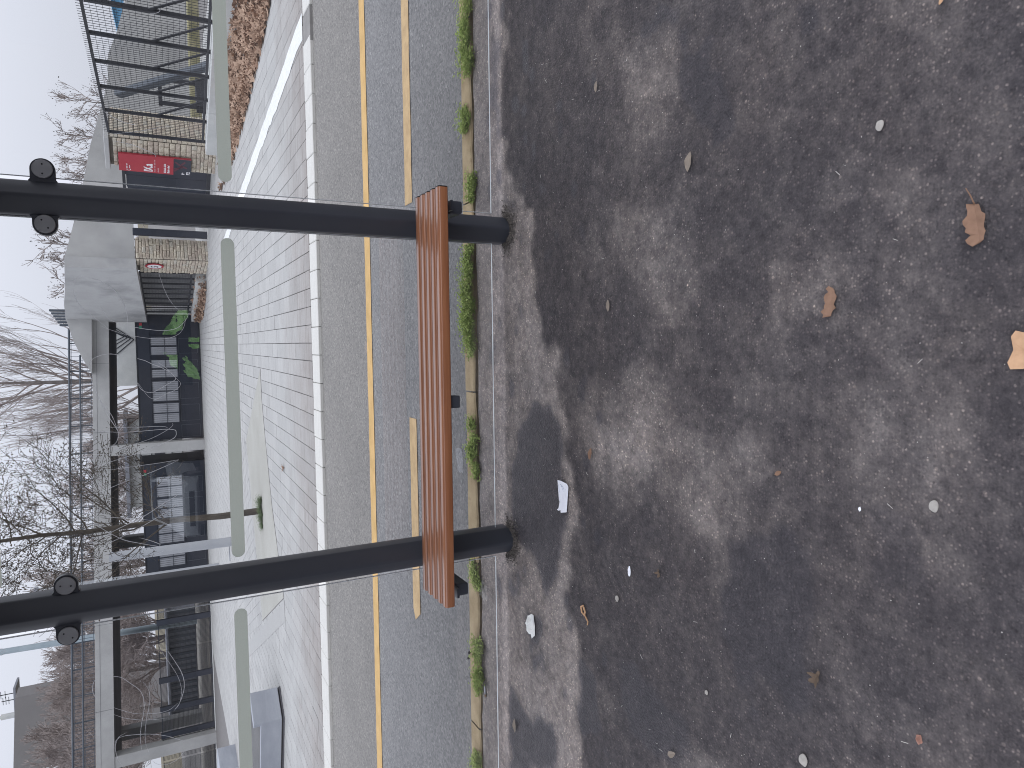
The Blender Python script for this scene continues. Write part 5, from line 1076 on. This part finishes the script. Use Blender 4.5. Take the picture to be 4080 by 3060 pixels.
# green sheets cut to the mirrored green shapes; unseen handcart added to carry them
tp = thing('added_tarpaulin_cart', 'added dark handcart with green sheets shaped for the reflection before the right cabin', 'cart', (0, -16.2, 0))
b = MB(); b.box(-1.15, 1.15, -17.0, -16.35, .25, .62); b.build('box', M['gate'], tp)
for x in (-.8, .8):
    b = MB(); b.disc((x, -16.6, .27), .27, (1,0,0), 20, .08); b.build('wheel', M['black'], tp)
b = MB()
for x in (-1.0, -.25, .28, 1.0): b.bar((x,-16.4,.6),(x,-16.4,1.0),.04)
b.bar((-1.02,-16.4,1.0),(1.02,-16.4,1.0),.04); b.build('frame', M['frame'], tp)
M['tarp'] = pm('green_plastic_sheet', (.36,.72,.18), (.48,.82,.3), 5, .4, .15, 14, .03, c3=(.25,.52,.13))
for k_, poly in enumerate(([(1.003,0.554),(0.99,0.301),(0.771,0.309),(0.668,0.433),(0.449,0.467),(0.377,0.603),(0.275,0.659),(0.277,1.0),(0.523,0.913),(0.595,0.793),(0.798,0.719)], [(-0.215,0.992),(-0.349,0.827),(-0.568,0.822),(-0.69,0.642),(-0.854,0.541),(-0.919,0.383),(-1.019,0.048),(-0.84,0.082),(-0.63,0.156),(-0.433,0.339),(-0.344,0.362),(-0.178,0.623),(-0.236,0.652)], [(0.214,0.315),(0.212,0.045),(0.093,0.049),(0.082,0.334)], [(0.023,0.336),(0.019,0.052),(-0.099,0.056),(-0.111,0.219),(-0.051,0.271),(-0.051,0.325)])):
    x0, x1 = min(p[0] for p in poly), max(p[0] for p in poly); z0, z1 = min(p[1] for p in poly), max(p[1] for p in poly); n = 46
    gx, gz = np.meshgrid(np.linspace(x0, x1, n), np.linspace(z0, z1, n)); ins = inpoly(gx+(fbm(gx, gz, 9, 5)-.5)*.06, gz, poly)
    gy = -16.0+.3*(fbm(gx, gz, 3.5, 40+k_)-.5)+.16*(fbm(gx*1.4-gz, gz, 9, 60+k_)-.5)-.9*(gz-z0)
    b = MB(); b.v = [(float(a), float(c), float(d)) for a, c, d in zip(gx.ravel(), gy.ravel(), gz.ravel())]
    b.f = [(r_*n+q, r_*n+q+1, (r_+1)*n+q+1, (r_+1)*n+q) for r_ in range(n-1) for q in range(n-1) if ins[r_, q] and ins[r_+1, q+1]]; b.mi = [0]*len(b.f)
    o = b.build('tarpaulin', M['tarp'], tp, smooth=True, fix=False)
# parked car across the street, mirrored in the glass
cr = thing('parked_car', 'light grey parked car mirrored faintly in the glass before the left cabin', 'car', (-4.6, -17.5, 0))
def cx_(p): return [(-4.6+x, -15.6-y, z) for x, y, z in p]
M['car'] = pm('light_grey_car_paint', (.5,.54,.56), (.55,.59,.61), 1, .3, 0, coat=.6)
secs = [(0,.72,.3,.62),(.15,.82,.22,.78),(.9,.86,.2,.92),(1.2,.86,.2,.97),(3.2,.86,.2,.98),(3.9,.84,.24,.95),(4.0,.78,.3,.8)]
b = MB(); V = []; F = []
for y, w, z0, z1 in secs: V += cx_([(-w,y,z0),(-w,y,z1-.12),(-w+.12,y,z1),(w-.12,y,z1),(w,y,z1-.12),(w,y,z0)])
for i in range(len(secs)-1):
    for k in range(6): F.append((i*6+k, i*6+(k+1)%6, (i+1)*6+(k+1)%6, (i+1)*6+k))
F += [tuple(range(6)), tuple((len(secs)-1)*6+k for k in range(6))]; b.add(V, F); b.build('body', M['car'], cr, smooth=True, bevel=.02, seg=2)
b = MB(); rf = [(1.15,.72,.96),(1.95,.6,1.44),(3.1,.6,1.44),(3.75,.7,.97)]; V = []; F = []
for y, w, z in rf: V += cx_([(-w,y,z),(w,y,z)])
for y, w, z in ((1.15,.76,.93),(1.95,.76,.93),(3.1,.76,.93),(3.75,.74,.93)): V += cx_([(-w,y,z),(w,y,z)])
F = [(0,1,3,2),(2,3,5,4),(4,5,7,6),(0,2,10,8),(2,4,12,10),(4,6,14,12),(1,9,11,3),(3,11,13,5),(5,13,15,7)]; b.add(V, F); b.build('cabin', M['car'], cr, smooth=True)
b = MB(); b.add(cx_([(-.64,1.2,.99),(.64,1.2,.99),(.53,1.9,1.4),(-.53,1.9,1.4)]), [(0,1,2,3)]); b.v = [(x, y+.02, z+.012) for x, y, z in b.v]; b.build('windscreen', M['gate'], cr, fix=False)
for s_ in (-1, 1):
    b = MB(); b.add([(x+s_*.012, y, z) for x, y, z in cx_([(s_*.73,1.5,1.0),(s_*.73,3.3,1.0),(s_*.62,3.0,1.38),(s_*.62,2.0,1.38)])], [(0,1,2,3)]); b.build('side_window', M['gate'], cr, fix=False)
    b = MB(); b.add([(x, y+.012, z) for x, y, z in cx_([(s_*.45,.06,.58),(s_*.76,.09,.6),(s_*.76,.1,.7),(s_*.45,.07,.68)])], [(0,1,2,3)]); b.build('headlight', M['white_vinyl'], cr, fix=False)
    for yy in (.75, 3.2):
        b = MB(); b.disc(cx_([(s_*.8,yy,.31)])[0], .31, (1,0,0), 24, .2); w = b.build('wheel', M['black'], cr); b = MB(); b.disc(cx_([(s_*.905,yy,.31)])[0], .2, (1,0,0), 20, .012); b.build('rim', M['steel'], w)
b = MB(); b.box(-4.6-.5,-4.6+.5,-15.64,-15.585,.36,.5); b.build('grille', M['black'], cr)
